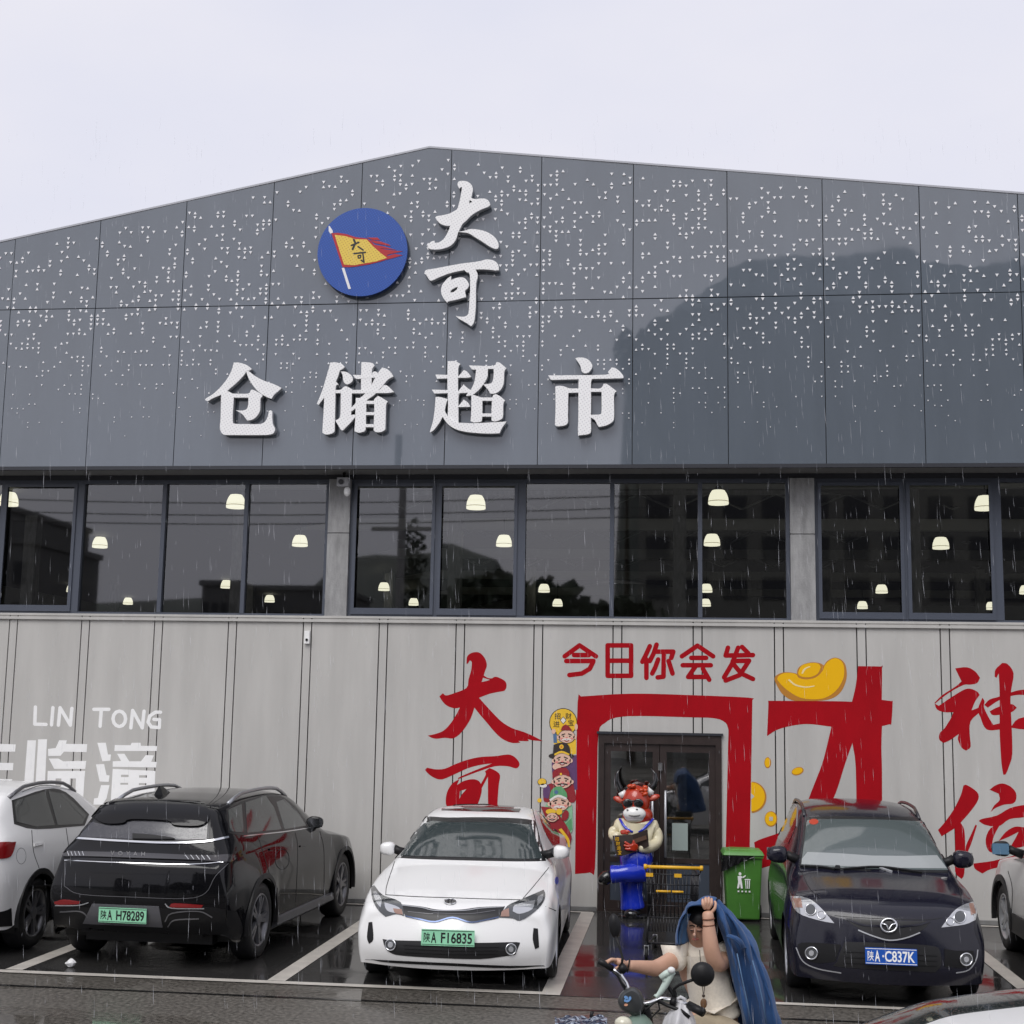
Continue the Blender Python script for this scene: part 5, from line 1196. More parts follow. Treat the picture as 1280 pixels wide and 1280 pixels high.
for px, py, sd in ((971.5, 1067.5, -1), (1203.5, 1074, 1)):
    p = c.local(px, py, -3.95); c.mirror(sd, (p.x-sd*.165, p.y, p.z), (.21, .2, .165))
c.patch('washer_badge', ell(905, 595, 16, 6, 14), M_CHROME, .004, 3, sc=q, n=1)
# ---- white SUV, left edge
q = (0, 960, 4.0); c = ws
c.patch('window_surround', [(58,162),(226,106),(330,122),(445,232),(422,288),(180,306),(70,280)], M_SEAL, .003, 4, sc=q)
for P in ([(68,166),(222,118),(272,286),(176,294),(82,270)], [(240,116),(320,130),(432,234),(410,280),(286,286)]): c.patch('side_window', P, M_GLASSC, .006, 3, sc=q, n=1)
c.patch('tail_lamp', [(-60,376),(40,372),(76,370),(62,420),(36,450),(-60,458)], M_REDL, .012, 3, sc=q)
c.ring('fuel_flap', 106, 440, 24, 40, M_SEAM, .002, sc=q, off=.0); c.patch('door_handle', [(165,380),(210,374),(212,384),(168,394)], P_WHITE, .016, 3, sc=q)
c.lines('panel_gap', [[(158,310),(168,420),(200,520),(212,640)], [(330,300),(345,420),(350,600)], [(110,120),(200,88),(300,92)]], .6, M_SEAM, .002, 4, sc=q)
c.rails(mat('grey_rail', (.16, .16, .17), .3, metal=.5), .60, 2.1, 3.7, .05, .02); c.arch_trim(M_BLACKP, .05); c.side_trim(M_BLACKP, .22, .42)
c.patch('bumper_cladding', [(-80,735),(20,715),(55,700),(60,790),(-80,800)], M_BLACKP, .006, 4, sc=q)
# ---- pale SUV, right edge
q = (940, 940, 3.765); c = rs
c.arch_trim(M_BLACKP, .05); c.side_trim(M_BLACKP, .22, .45)
c.patch('side_window', [(1232,505),(1262,430),(1300,360),(1400,330),(1420,480),(1300,520)], M_GLASSC, .005, 4, sc=q)
c.lines('panel_gap', [[(1205,560),(1225,640),(1222,760)]], .6, M_SEAM, .002, 4, sc=q)
p = c.local(940+1176/3.765, 940+455/3.765, -2.75); c.mirror(1, (p.x-.15, p.y, p.z), (.20, .18, .155), M_BLACKP, mat('blue_mirror_glass', (.16, .30, .45), .08, metal=.6))
c.rails(M_RAIL, .60, 2.1, 3.7, .05, .02)
# ---------------------------------------------------------------- green wheelie bin
M_GREEN = mat('green_bin_plastic', (.058, .19, .028), .42, noise=(6, .10)); M_GREENL = mat('green_bin_lid', (.09, .26, .055), .4, noise=(6, .10))
bn = empty('wheelie_bin', (.855, -.36, 0), .03, 'green plastic wheelie bin with black liner standing right of the doorway', 'bin'); bn.scale = (.97, .97, .965)
def taper(w0, d0, w1, d1, z0, z1, yo=0): return [(-w0/2, -d0/2, z0), (w0/2, -d0/2, z0), (w0/2, d0/2, z0), (-w0/2, d0/2, z0), (-w1/2, -d1/2+yo, z1), (w1/2, -d1/2+yo, z1), (w1/2, d1/2+yo, z1), (-w1/2, d1/2+yo, z1)]
QB = [(0, 3, 2, 1), (4, 5, 6, 7), (0, 1, 5, 4), (1, 2, 6, 5), (2, 3, 7, 6), (3, 0, 4, 7)]
def bevel_obj(mb, name, m, parent, w=.01, seg=2):
    o = mb.obj(name, m, parent); b = bmesh.new(); b.from_mesh(o.data); bmesh.ops.remove_doubles(b, verts=b.verts, dist=1e-5)
    bmesh.ops.bevel(b, geom=[e for e in b.edges], offset=w, segments=seg, profile=.6, affect='EDGES'); b.to_mesh(o.data); b.free()
    for p in o.data.polygons: p.use_smooth = True
    o.data.set_sharp_from_angle(angle=R_(40)); return o
bevel_obj(MB().add(taper(.40, .38, .475, .46, .03, .80), QB), 'bin_body', M_GREEN, bn, .025, 3)
bevel_obj(MB().add(taper(.50, .50, .50, .50, .795, .825), QB), 'rim', M_GREEN, bn, .008)
bevel_obj(MB().add(taper(.53, .54, .47, .47, .828, .885, .01), QB), 'lid', M_GREENL, bn, .018, 3)
bevel_obj(MB().add(taper(.36, .30, .32, .26, .885, .90), QB), 'lid_panel', M_GREENL, bn, .006)
for sx in (-1, 1):
    MB().lathe([(.03, -.02), (.085, -.022), (.09, 0), (.085, .022), (.03, .02)], 18, (sx*.225, .14, .09), 'x').obj('wheel', M_RUBBER, bn, smooth=True)
mb = MB()
rv = random.Random(4); row = []
for k in range(17):
    t = k/16; x = -.275+.40*t; row.append((x, -.262+.012*math.sin(k*2.1)-.0*t, .822)); 
V = []; 
for k in range(17):
    t = k/16; x = -.275+.40*t; dp = (.185*(1-t)**1.2+.02)
    for j in range(6):
        u = j/5; V.append((x+.01*math.sin(5*k+j), -.262-.016*math.sin(k*1.9+j*.8)*u-.012, .826-dp*u))
for j in range(6):
    pass
nb = len(V); V2 = [(-.27-.012*math.sin(j*1.3+k), -.25+.30*k/6, .826-.15*j/5) for k in range(7) for j in range(6)]
mb.add(V, [(k*6+j, k*6+j+1, (k+1)*6+j+1, (k+1)*6+j) for k in range(16) for j in range(5)]); mb.add(V2, [(k*6+j, (k+1)*6+j, (k+1)*6+j+1, k*6+j+1) for k in range(6) for j in range(5)])
mb.obj('liner', mat('black_bag_film', (.008, .008, .009), .22), bn, smooth=True)
def bin_mark(P, n=1):
    return [(x, z) for x, z in P]
sy = MB(); yb = -.222
def bm(P, k=0): sy.poly(P, yb-.004-k*.0002, yb+.004)
bm(ell(-.045, .60, .018, .02, 14)); bm([(-.075,.57),(-.03,.575),(.0,.55),(.03,.575),(.022,.585),(-.005,.568),(-.03,.545),(-.02,.49),(-.012,.42),(-.035,.42),(-.045,.485),(-.06,.42),(-.082,.42),(-.068,.50)], 1)
for a in ([(.012,.525),(.085,.525),(.085,.537),(.012,.537)], [(.018,.52),(.03,.52),(.034,.42),(.026,.42)], [(.043,.52),(.054,.52),(.054,.42),(.045,.42)], [(.067,.52),(.08,.52),(.073,.42),(.064,.42)]): bm(a, 2)
for k in range(4): bm([(-.075+.046*k,.375),(-.055+.046*k,.375),(-.055+.046*k,.392),(-.075+.046*k,.392)], 3)
sy.obj('litter_symbol', M_WPAINT, bn)
# ---------------------------------------------------------------- bull statue
M_BRED = mat('red_lacquer', (.42, .030, .008), .22, noise=(10, .12), coat=.4); M_CREAM = mat('cream_lacquer', (.72, .66, .46), .28, coat=.3); M_BLUE = mat('blue_lacquer', (.012, .035, .50), .16, coat=.6)
M_BOOK = mat('dark_book', (.025, .014, .010), .5); M_WLAC = mat('white_lacquer', (.78, .78, .76), .25, coat=.3); M_BLAC = mat('black_lacquer', (.008, .008, .009), .15, coat=.5)
bp0 = on_z(785, 1146); YB = -.42
bu = empty('bull_statue', (bp0.x, YB, 0), 0, 'painted bull statue in blue dungarees and sunglasses reading a book by the door', 'statue')
BS = 6.737
def bq(x, y, d=0.0):
    p = on_y(740+x/BS, 960+y/BS, YB+d); return Vector((p.x-bp0.x, d, p.z))
u_ = .01029/BS*1.0
mpx = (17.6/F_PX)/BS          # metres per enlarged px
def sub(o, lv=2):
    md = o.modifiers.new('s', 'SUBSURF'); md.levels = lv; md.render_levels = lv; return o
def skin(name, verts, edges, m, parent, lv=2, root=0):
    """continuous figure : joints with radii grown into one surface"""
    me = bpy.data.meshes.new(name); me.from_pydata([v[0] for v in verts], edges, []); o = bpy.data.objects.new(name, me); COL.objects.link(o)
    sm = o.modifiers.new('k', 'SKIN'); sm.use_smooth_shade = True
    for i, v in enumerate(verts):
        r = v[1]; me.skin_vertices[0].data[i].radius = r if isinstance(r, tuple) else (r, r); me.skin_vertices[0].data[i].use_root = (i == root)
    sb = o.modifiers.new('s', 'SUBSURF'); sb.levels = lv; sb.render_levels = lv
    dg = bpy.context.evaluated_depsgraph_get(); dg.update()
    m2 = bpy.data.meshes.new_from_object(o.evaluated_get(dg)); bpy.data.objects.remove(o); m2.materials.clear()
    return link(name, m2, parent, m, True)
chain = lambda n, s=0: [(s+i, s+i+1) for i in range(n-1)]
# head
hd = MB(); hd.ellipsoid(bq(372, 285), (115*mpx, .17, 135*mpx), 28, 18); hd.ellipsoid(bq(385, 400, .0), (125*mpx, .17, 95*mpx), 24, 14)
ho = hd.obj('head', M_BRED, bu, smooth=True)
sn = MB(); sn.ellipsoid(bq(357, 385, -.14), (94*mpx, .085, 58*mpx), 26, 14); sn.ellipsoid(bq(357, 415, -.13), (80*mpx, .075, 42*mpx), 22, 12); sn.obj('snout', M_WLAC, ho, smooth=True)
ms = MB(); P = [bq(272+17*k, 385+18*math.sin(math.pi*k/10), -.232+.10*(abs(k-5)/5)**2.4) for k in range(11)]; ms.tube(P, .0075, 6); ms.obj('mouth', mat('mouth_line', (.20, .19, .18), .5), ho)
for x, y in ((298, 353), (378, 349)): MB().ellipsoid(bq(x, y, -.205), (.014, .012, .008)).obj('nostril', M_BLAC, ho, smooth=True)
for x in (302, 392):
    MB().ellipsoid(bq(x, 296, -.165), (41*mpx, .018, 36*mpx), 20, 10).obj('sunglass_lens', M_BLAC, ho, smooth=True)
MB().tube([bq(250, 285, -.10), bq(300, 272, -.175), bq(345, 276, -.18), bq(392, 272, -.175), bq(450, 285, -.10), bq(480, 290, .05)], .008, 6).obj('sunglass_frame', M_BLAC, ho, smooth=True)
for s_, ex, ey in ((-1, 232, 268), (1, 518, 250)):
    MB().ellipsoid(bq(ex, ey, .0), (55*mpx, .03, 26*mpx), 18, 10, Matrix.Rotation(s_*-.35, 3, 'Y')).obj('ear', M_BRED, ho, smooth=True)
    MB().ellipsoid(bq(ex, ey+4, -.022), (38*mpx, .014, 14*mpx), 14, 8, Matrix.Rotation(s_*-.35, 3, 'Y')).obj('inner_ear', mat('pink_lacquer', (.55, .12, .08), .3), ho, smooth=True)
for pts, b in (([(262,222),(232,170),(210,110),(212,50),(232,5)], (262, 222)), ([(482,200),(522,150),(545,100),(535,50),(495,0)], (482, 200))):
    MB().tube([bq(x, y, .0) for x, y in pts], [.045, .042, .034, .022, .004], 12).obj('horn', M_BLAC, ho, smooth=True)
    a, c_ = bq(*pts[0]), bq(*pts[1]); MB().tube([a-(c_-a)*.35, a+(c_-a)*.45], [.055, .05], 14).obj('horn_base', M_WLAC, ho, smooth=True)
cu = MB(); rv = random.Random(2)
for k in range(16):
    cu.ellipsoid(bq(rv.uniform(315, 455), rv.uniform(150, 222), rv.uniform(-.13, -.04)), (.038, .035, .026), 12, 8, Matrix.Rotation(rv.uniform(-.6, .6), 3, 'Y'))
cu.obj('forelock', mat('orange_red_lacquer', (.50, .055, .012), .25, coat=.3), ho, smooth=True)
# trunk and limbs
tr = skin('torso', [(bq(375, 700), (.22, .17)), (bq(372, 600), (.235, .18)), (bq(375, 510), (.235, .17)), (bq(380, 450), (.15, .12)), (bq(195, 540), .085), (bq(235, 480), .10), (bq(540, 590), .095), (bq(510, 490), .105)],
          [(0, 1), (1, 2), (2, 3), (2, 5), (5, 4), (2, 7), (7, 6)], M_CREAM, bu, 2, 1)
skin('arm', [(bq(510, 490), .10), (bq(548, 580), .095), (bq(535, 640, -.06), .085), (bq(460, 672, -.20), .072), (bq(388, 682, -.28), .062)], chain(5), M_CREAM, bu)
skin('arm', [(bq(215, 490), .095), (bq(178, 560), .085), (bq(190, 590, -.08), .07), (bq(225, 560, -.18), .06)], chain(4), M_CREAM, bu)
skin('hand', [(bq(392, 680, -.28), .05), (bq(345, 668, -.30), (.05, .035)), (bq(300, 640, -.32), .02), (bq(272, 620, -.32), .015), (bq(300, 662, -.325), .02), (bq(265, 648, -.325), .015), (bq(305, 685, -.325), .02), (bq(275, 678, -.325), .015), (bq(352, 635, -.32), .02), (bq(350, 608, -.32), .015)],
     [(0, 1), (1, 2), (2, 3), (1, 4), (4, 5), (1, 6), (6, 7), (1, 8), (8, 9)], M_BRED, bu)
skin('hand', [(bq(235, 545, -.20), .04), (bq(265, 525, -.23), (.055, .04)), (bq(300, 530, -.25), .022), (bq(320, 545, -.26), .016), (bq(290, 545, -.25), .022), (bq(305, 560, -.26), .016)], [(0, 1), (1, 2), (2, 3), (1, 4), (4, 5)], M_BRED, bu)
bk_ = MB(); 
A = [bq(172, 570, -.32), bq(335, 562, -.24), bq(395, 700, -.26), bq(210, 752, -.34)]; B_ = [bq(335, 562, -.24), bq(468, 518, -.30), bq(480, 660, -.30), bq(395, 700, -.26)]
for Q in (A, B_):
    n_ = (Q[1]-Q[0]).cross(Q[3]-Q[0]).normalized()*.012
    bk_.add(Q+[p-n_ for p in Q], QB)
bo = bk_.obj('book', M_BOOK, bu, fix=True)
for k, ch in enumerate('招财进宝'):
    p = bq(212+7*k, 600+38*k, -.352-.002*k); place_text(ch, .052, p+Vector((0, -.012, 0)), (math.pi/2, 0, 0), M_GOLD, bo, 'book_lettering')
MB().poly([(bq(*q).x, bq(*q).z) for q in ((345, 585), (460, 548), (466, 580), (360, 615))], -.325, -.318).obj('book_print', mat('brown_print', (.10, .05, .03), .5), bo)
ov = skin('dungarees', [(bq(372, 655), (.25, .20)), (bq(372, 710), (.285, .225)), (bq(375, 790), (.30, .235)), (bq(375, 860), (.26, .21)), (bq(375, 900), (.2, .17))], chain(5), M_BLUE, bu)
for P in ([(235,430,-.10),(262,480,-.165),(300,520,-.19),(345,540,-.20)], [(515,432,-.08),(480,470,-.15),(435,515,-.19),(390,540,-.20)]):
    MB().tube([bq(*q) for q in P], .018, 6).obj('strap', M_BLUE, bu, smooth=True)
for P in ([(225,430,-.06),(285,500,-.165),(345,530,-.19)], [(520,425,-.05),(450,500,-.16),(345,530,-.19)]):
    MB().tube([bq(*q) for q in P], .009, 6).obj('collar', M_WLAC, bu, smooth=True)
skin('leg', [(bq(395, 850), .15), (bq(450, 880, -.12), .145), (bq(340, 880, -.24), .125), (bq(225, 888, -.25), .108), (bq(165, 895, -.25), .12), (bq(155, 896, -.25), .118)], chain(6), M_BLUE, bu)
skin('leg', [(bq(335, 850), .17), (bq(325, 960), .165), (bq(333, 1080), .145), (bq(342, 1180), .17), (bq(343, 1190), .17)], chain(5), M_BLUE, bu)
skin('shoe', [(bq(175, 895, -.25), .08), (bq(130, 915, -.25), (.095, .09)), (bq(95, 940, -.25), (.10, .09)), (bq(85, 985, -.27), (.075, .075))], chain(4), M_BLAC, bu)
skin('shoe', [(bq(345, 1180, -.0), .10), (bq(345, 1222, -.03), (.12, .09)), (bq(330, 1235, -.16), (.11, .08)), (bq(320, 1245, -.24), (.06, .05))], chain(4), M_BLAC, bu)
bz = MB(); bz.lathe([(.20, 0), (.20, .03), (.18, .045)], 24, (bq(345, 1240).x, -.03, .0)); bz.obj('base', M_BLAC, bu, angle=40)
# ---------------------------------------------------------------- shopping trolley
M_WIRE = mat('dark_zinc_wire', (.022, .022, .025), .35, metal=.3); M_YEL = mat('yellow_plastic', (.72, .40, .02), .4)
yt = -3.32
q0 = on_y(806, 1083, yt); q1 = on_y(877, 1084, yt); TW = q1.x-q0.x; tz = q0.z
tr_ = empty('shopping_trolley', (q0.x, yt, 0), 0, 'wire shopping trolley with yellow handle standing in front of the door', 'trolley')
def tb(name, paths, r, m, n=6):
    mb = MB()
    for P in paths: mb.tube(P, r, n)
    return mb.obj(name, m, tr_, smooth=True)
h1, h0, hL = tz-.075, .42, .30
NX = 13; D1, D0 = .80, .70
a0, a1, b0, b1 = .02, TW-.03, .07, TW-.09      # near gate top / far end
tb('handle', [[(-.01, -.02, tz), (TW+.01, -.02, tz)]], .018, M_YEL, 10)
for x in (-.01, TW-.02): MB().lathe([(.026, 0), (.028, .015), (.026, .035)], 12, (x, -.02, tz), 'x').obj('handle_end', M_YEL, tr_, smooth=True)
tb('basket_rim', [[(a0, 0, h1), (a1, 0, h1), (b1, D1, h1+.03), (b0, D1, h1+.03), (a0, 0, h1)], [(a0+.015, 0, h0), (a1-.015, 0, h0), (b1-.01, D0, h0+.10), (b0+.01, D0, h0+.10), (a0+.015, 0, h0)], [(a0, 0, h1), (.0, -.02, tz)], [(a1, 0, h1), (TW, -.02, tz)]], .0075, M_WIRE)
gate = []
for k in range(NX+1):
    t = k/NX; gate.append([(a0+(a1-a0)*t, .0, h1), (a0+.015+(a1-a0-.03)*t, .0, h0)])
tb('gate_wires', gate, .0055, M_WIRE, 5)
tb('gate_crossbars', [[(a0, -.006, z), (a1, -.006, z)] for z in (h0+.12, h0+.24, h1-.1)], .0055, M_WIRE, 5)
sd = []
for k in range(1, 16):
    t = k/16
    for sA, sB, cA, cB in ((a0, b0, a0+.015, b0+.01), (a1, b1, a1-.015, b1-.01)): sd.append([(sA+(sB-sA)*t, D1*t, h1+.03*t), (cA+(cB-cA)*t, D0*t, h0+.10*t)])
for z in (.25, .5, .75):
    for sA, sB in ((a0+.006, b0+.004), (a1-.006, b1-.004)): sd.append([(sA, 0, h0+(h1-h0)*z), (sB, (D0+D1)/2, h0+.1+(h1+.03-h0-.1)*z)])
tb('side_wires', sd, .0038, M_WIRE, 5)['kind'] = 'stuff'
tb('end_wires', [[(b0+(b1-b0)*k/11, D1, h1+.03), (b0+.01+(b1-b0-.02)*k/11, D0, h0+.10)] for k in range(12)], .0038, M_WIRE, 5)
tb('floor_wires', [[(a0+.02+(a1-a0-.04)*k/9, 0, h0), (b0+.015+(b1-b0-.03)*k/9, D0, h0+.10)] for k in range(10)], .0038, M_WIRE, 5)
tb('seat_bar', [[(TW*.20, -.015, h1-.17), (TW*.46, -.015, h1-.17)], [(TW*.48, -.015, h1-.17), (TW*.68, -.015, h1-.17)]], .012, M_YEL, 8)
for x in (TW*.02, TW*.52): MB().box((x, -.02, h1-.025), (x+.075, -.008, h1+.012)).obj('clip', M_YEL, tr_)
tb('lower_basket', [[(a0+.02+(a1-a0-.04)*k/16, -.0, h0-.01), (a0+.03+(a1-a0-.06)*k/16, .0, h0-.14)] for k in range(17)]+[[(a0+.03, 0, h0-.14), (a1-.03, 0, h0-.14), (b1, .6, h0-.1), (b0, .6, h0-.1), (a0+.03, 0, h0-.14)]], .004, M_WIRE, 5)
tb('legs', [[(a0+.02, 0, h0), (.03, -.02, .30), (.02, -.03, .13)], [(a1-.02, 0, h0), (TW-.04, -.02, .30), (TW-.03, -.03, .13)], [(.02, -.03, .13), (.1, .68, .13)], [(TW-.03, -.03, .13), (TW-.12, .68, .13)], [(.03, 0, .16), (TW-.03, 0, .16)]], .0125, M_WIRE, 8)
for x, y in ((.02, -.04), (TW-.03, -.04), (.1, .68), (TW-.12, .68)):
    w_ = MB(); w_.lathe([(.02, -.016), (.055, -.016), (.06, 0), (.055, .016), (.02, .016)], 18, (x, y, .06), 'x'); wo = w_.obj('caster', M_RUBBER, tr_, smooth=True)
    f_ = MB(); f_.box((x-.024, y-.015, .05), (x-.018, y+.03, .135)); f_.box((x+.018, y-.015, .05), (x+.024, y+.03, .135)); f_.box((x-.024, y-.015, .135), (x+.024, y+.03, .14)); f_.obj('caster_fork', M_ALLOY, wo)
# ---------------------------------------------------------------- rider on an electric scooter
YR = -9.55
def rp(x, y, d=0.0): return on_y(700+x/4.571, 1100+y/4.571, YR+d)      # d<0 = nearer to the camera
M_SHIRT = mat('cream_knit_shirt', (.76, .70, .60), .8, noise=(60, .08), bump=(90, .25, .004), sheen=.3)
M_PANTS = mat('beige_trousers', (.36, .30, .21), .8, noise=(20, .1)); M_CORD = mat('dark_cord', (.03, .018, .012), .6)
def denim(name, col):
    m = mat(name, col, .82, noise=(9, .28, .35), bump=(220, .25, .002), sheen=.15); return m
M_DENIM = denim('blue_denim', (.016, .066, .19)); M_DENIMI = denim('pale_denim_inside', (.06, .15, .31))
pe = empty('person', tuple(Vector((rp(840, 800).x, YR, 0))), 0, 'person in a cream top riding a scooter, holding a denim jacket over the head', 'person')
PO = Vector(pe.location)
def L_(v): return Vector(v)-PO
def J(x, y, d, r): return (L_(rp(x, y, d)), r)
from mathutils import noise as mnoise
def cr_rows(A, n):
    """Catmull-Rom along the first axis of an array of points"""
    A = np.asarray(A, float); m = len(A); out = []
    for i in range(m-1):
        p1, p2 = A[i], A[i+1]; p0 = A[i-1] if i > 0 else 2*p1-p2; p3 = A[i+2] if i+2 < m else 2*p2-p1
        for k in range(n):
            t = k/n; out.append(.5*(2*p1+(p2-p0)*t+(2*p0-5*p1+4*p2-p3)*t*t+(3*p1-p0-3*p2+p3)*t**3))
    out.append(A[-1]); return np.array(out)
def loft(name, ribs, m, parent, thick=.006, lv=2, fold=.019, seed=1):
    """cloth through hanging ribs, with creases running down the cloth"""
    G = np.array([[tuple(L_(rp(*p))) for p in r] for r in ribs])
    G = cr_rows(G, 7); G = np.swapaxes(cr_rows(np.swapaxes(G, 0, 1), 5), 0, 1)
    n, k = G.shape[:2]; du = np.gradient(G, axis=0); dv = np.gradient(G, axis=1); N_ = np.cross(du, dv); N_ /= (np.linalg.norm(N_, axis=2, keepdims=True)+1e-9)
    for i in range(n):
        for j in range(k):
            p = G[i, j]; w1 = mnoise.noise(Vector((i*.16+seed*3.1, j*.035, seed))); w2 = 1-abs(mnoise.noise(Vector((i*.07+j*.05, j*.06-i*.03, seed+5.5))))*2.2; w3 = mnoise.noise(Vector((p[0]*28, p[1]*28, p[2]*20+seed)))
            G[i, j] = p+N_[i, j]*(fold*1.5*w1+fold*.9*w2+fold*.22*w3)
    o = link(name, MB().add([tuple(v) for v in G.reshape(-1, 3)], [(i*k+j, (i+1)*k+j, (i+1)*k+j+1, i*k+j+1) for i in range(n-1) for j in range(k-1)]).mesh(name), parent, m, True)
    so_ = o.modifiers.new('t', 'SOLIDIFY'); so_.thickness = thick; so_.offset = 0
    return o
def wrinkle(o, amp, sc, zs=1.0):
    for v in o.data.vertices:
        c = v.co; a = 1-abs(mnoise.noise(Vector((c.x*sc, c.y*sc, c.z*sc*zs))))*2
        v.co = c+v.normal*amp*(a-.4)
body = skin('body', [
  J(885, 830, .10, (.15, .11)), J(870, 700, .10, (.135, .10)), J(835, 560, .06, (.15, .10)), J(815, 440, .05, (.14, .09)), J(800, 385, .03, (.06, .06)), J(792, 340, .01, .055), J(786, 285, -.02, (.075, .085)), J(784, 235, -.01, (.082, .092)), J(790, 195, .02, (.07, .08)),
  J(690, 427, .05, .064), J(620, 474, -.04, .056), J(545, 508, -.14, .050), J(470, 498, -.24, .041), J(400, 490, -.33, .033), J(378, 487, -.36, .030),
  J(925, 430, .05, .062), J(930, 470, -.05, .054), J(893, 482, -.15, .052), J(868, 420, -.18, .052), J(854, 330, -.19, .046), J(850, 260, -.19, .037), J(848, 225, -.19, .033), J(842, 170, -.18, (.046, .034)),
  J(790, 900, .0, .09), J(1000, 900, .0, .09)],
  [(0,1),(1,2),(2,3),(3,4),(4,5),(5,6),(6,7),(7,8),(3,9),(9,10),(10,11),(11,12),(12,13),(13,14),(3,15),(15,16),(16,17),(17,18),(18,19),(19,20),(20,21),(21,22),(0,23),(0,24)], M_SKIN, pe, 2, 2)
# face
nose = MB(); nose.ellipsoid(L_(rp(768, 313, -.112)), (.011, .013, .012), 12, 8); nose.ellipsoid(L_(rp(770, 298, -.096)), (.007, .010, .026), 10, 8); nose.obj('nose', M_SKIN, body, smooth=True)
for x, y in ((755, 283), (796, 286)):
    MB().ellipsoid(L_(rp(x, y, -.093)), (.017, .010, .007), 12, 8).obj('eyelid', mat('eyelid', (.40, .22, .16), .5), body, smooth=True)
    MB().tube([L_(rp(x-12, y+3, -.098)), L_(rp(x, y+7, -.104)), L_(rp(x+12, y+4, -.098))], .0025, 5).obj('eyelashes', M_HAIR, body)
    MB().tube([L_(rp(x-15, y-20, -.092)), L_(rp(x, y-25, -.10)), L_(rp(x+15, y-19, -.092))], .004, 5).obj('eyebrow', M_HAIR, body)
MB().ellipsoid(L_(rp(774, 338, -.082)), (.022, .012, .008), 12, 8).obj('lips', mat('lips', (.42, .14, .11), .45), body, smooth=True)
# fingers : left fist on the head, right hand round the grip
def finger(pts, r): return skin('finger', [(L_(rp(*p)), r*(1-.12*i)) for i, p in enumerate(pts)], chain(len(pts)), M_SKIN, body, 2)
for k, (x, y) in enumerate(((818, 118), (834, 108), (851, 107), (867, 114))):
    finger([(838+4*(k-1.5), 168, -.18), (x, y+22, -.20), (x-2, y, -.19), (x-1, y-6, -.15), (x, y+10, -.12)], .0125)
finger([(860, 190, -.18), (884, 165, -.19), (890, 135, -.18), (882, 120, -.16)], .0115)
hand = skin('hand', [(L_(rp(380, 487, -.36)), (.027, .022)), (L_(rp(345, 470, -.39)), (.038, .024)), (L_(rp(318, 462, -.42)), (.036, .022))], chain(3), M_SKIN, body)
for k in range(4):
    finger([(322-14*k, 458+3*k, -.42+.012*k), (292-12*k, 452+6*k, -.45+.012*k), (272-7*k, 470+4*k, -.455+.012*k), (278-6*k, 490+3*k, -.43+.012*k)], .0115)
finger([(348, 480, -.39), (335, 500, -.42), (315, 506, -.435)], .012)
# hair
hr = MB(); hr.ellipsoid(L_(rp(800, 215, .015)), (.098, .112, .095), 22, 14); hr.ellipsoid(L_(rp(850, 290, .03)), (.075, .085, .13), 18, 12); hr.ellipsoid(L_(rp(880, 350, .05)), (.05, .05, .09), 14, 10); hr.obj('hair', M_HAIR, body, smooth=True)
# top, trousers
shirt = skin('shirt', [J(905, 805, .10, (.175, .135)), J(895, 770, .10, (.172, .13)), J(872, 680, .08, (.155, .125)), J(835, 550, .05, (.172, .128)), J(815, 440, .045, (.165, .11)), J(812, 398, .04, (.085, .075)), J(702, 420, .05, .084), J(655, 450, -.01, .080), J(640, 460, -.03, .077), J(918, 425, .05, .092), J(932, 460, -.03, .085)],
   [(0,1),(1,2),(2,3),(3,4),(4,5),(4,6),(6,7),(7,8),(4,9),(9,10)], M_SHIRT, pe, 2, 3)
wrinkle(shirt, .008, 9, .8)
MB().tube([L_(rp(800, 440, -.085)), L_(rp(808, 540, -.10)), L_(rp(820, 650, -.085)), L_(rp(838, 730, -.07))], .0025, 5).obj('shirt_seam', mat('cream_thread', (.78, .73, .63), .8), shirt)
skin('trousers', [J(895, 800, .10, (.172, .13)), J(890, 860, .06, (.175, .14)), J(820, 900, -.15, .11), J(800, 960, -.45, .085), J(800, 1200, -.45, .065), J(975, 900, -.12, .11), J(985, 960, -.38, .085), J(985, 1200, -.38, .065)], [(0,1),(1,2),(2,3),(3,4),(1,5),(5,6),(6,7)], M_PANTS, pe)
ne = MB(); ne.tube([L_(rp(798, 400, -.10)), L_(rp(806, 520, -.125)), L_(rp(818, 650, -.12))], .0022, 5); ne.tube([L_(rp(850, 400, -.10)), L_(rp(836, 530, -.125)), L_(rp(822, 650, -.12))], .0022, 5)
no_ = ne.obj('necklace', M_CORD, pe); MB().ellipsoid(L_(rp(820, 662, -.125)), (.009, .009, .010)).obj('bead', M_CORD, no_, smooth=True); MB().ellipsoid(L_(rp(821, 705, -.12)), (.020, .008, .028)).obj('pendant', mat('carved_pendant', (.14, .07, .03), .5), no_, smooth=True)
for y, m_ in ((222, M_CORD), (258, M_CORD)):
    Q = [L_(rp(849, y, -.19))+Vector((.034*math.cos(a*.45), .034*math.sin(a*.45), .004*math.cos(a*.45))) for a in range(15)]; MB().tube(Q, .0042, 6).obj('bracelet', mat('brown_beads', (.16, .06, .03), .5), pe, smooth=True)
Q = [L_(rp(392, 489, -.345))+Vector((.006*math.cos(a*.45), .034*math.sin(a*.45), .036*math.cos(a*.45))) for a in range(15)]; MB().tube(Q, .0045, 6).obj('bracelet', M_BLACKP, pe, smooth=True)
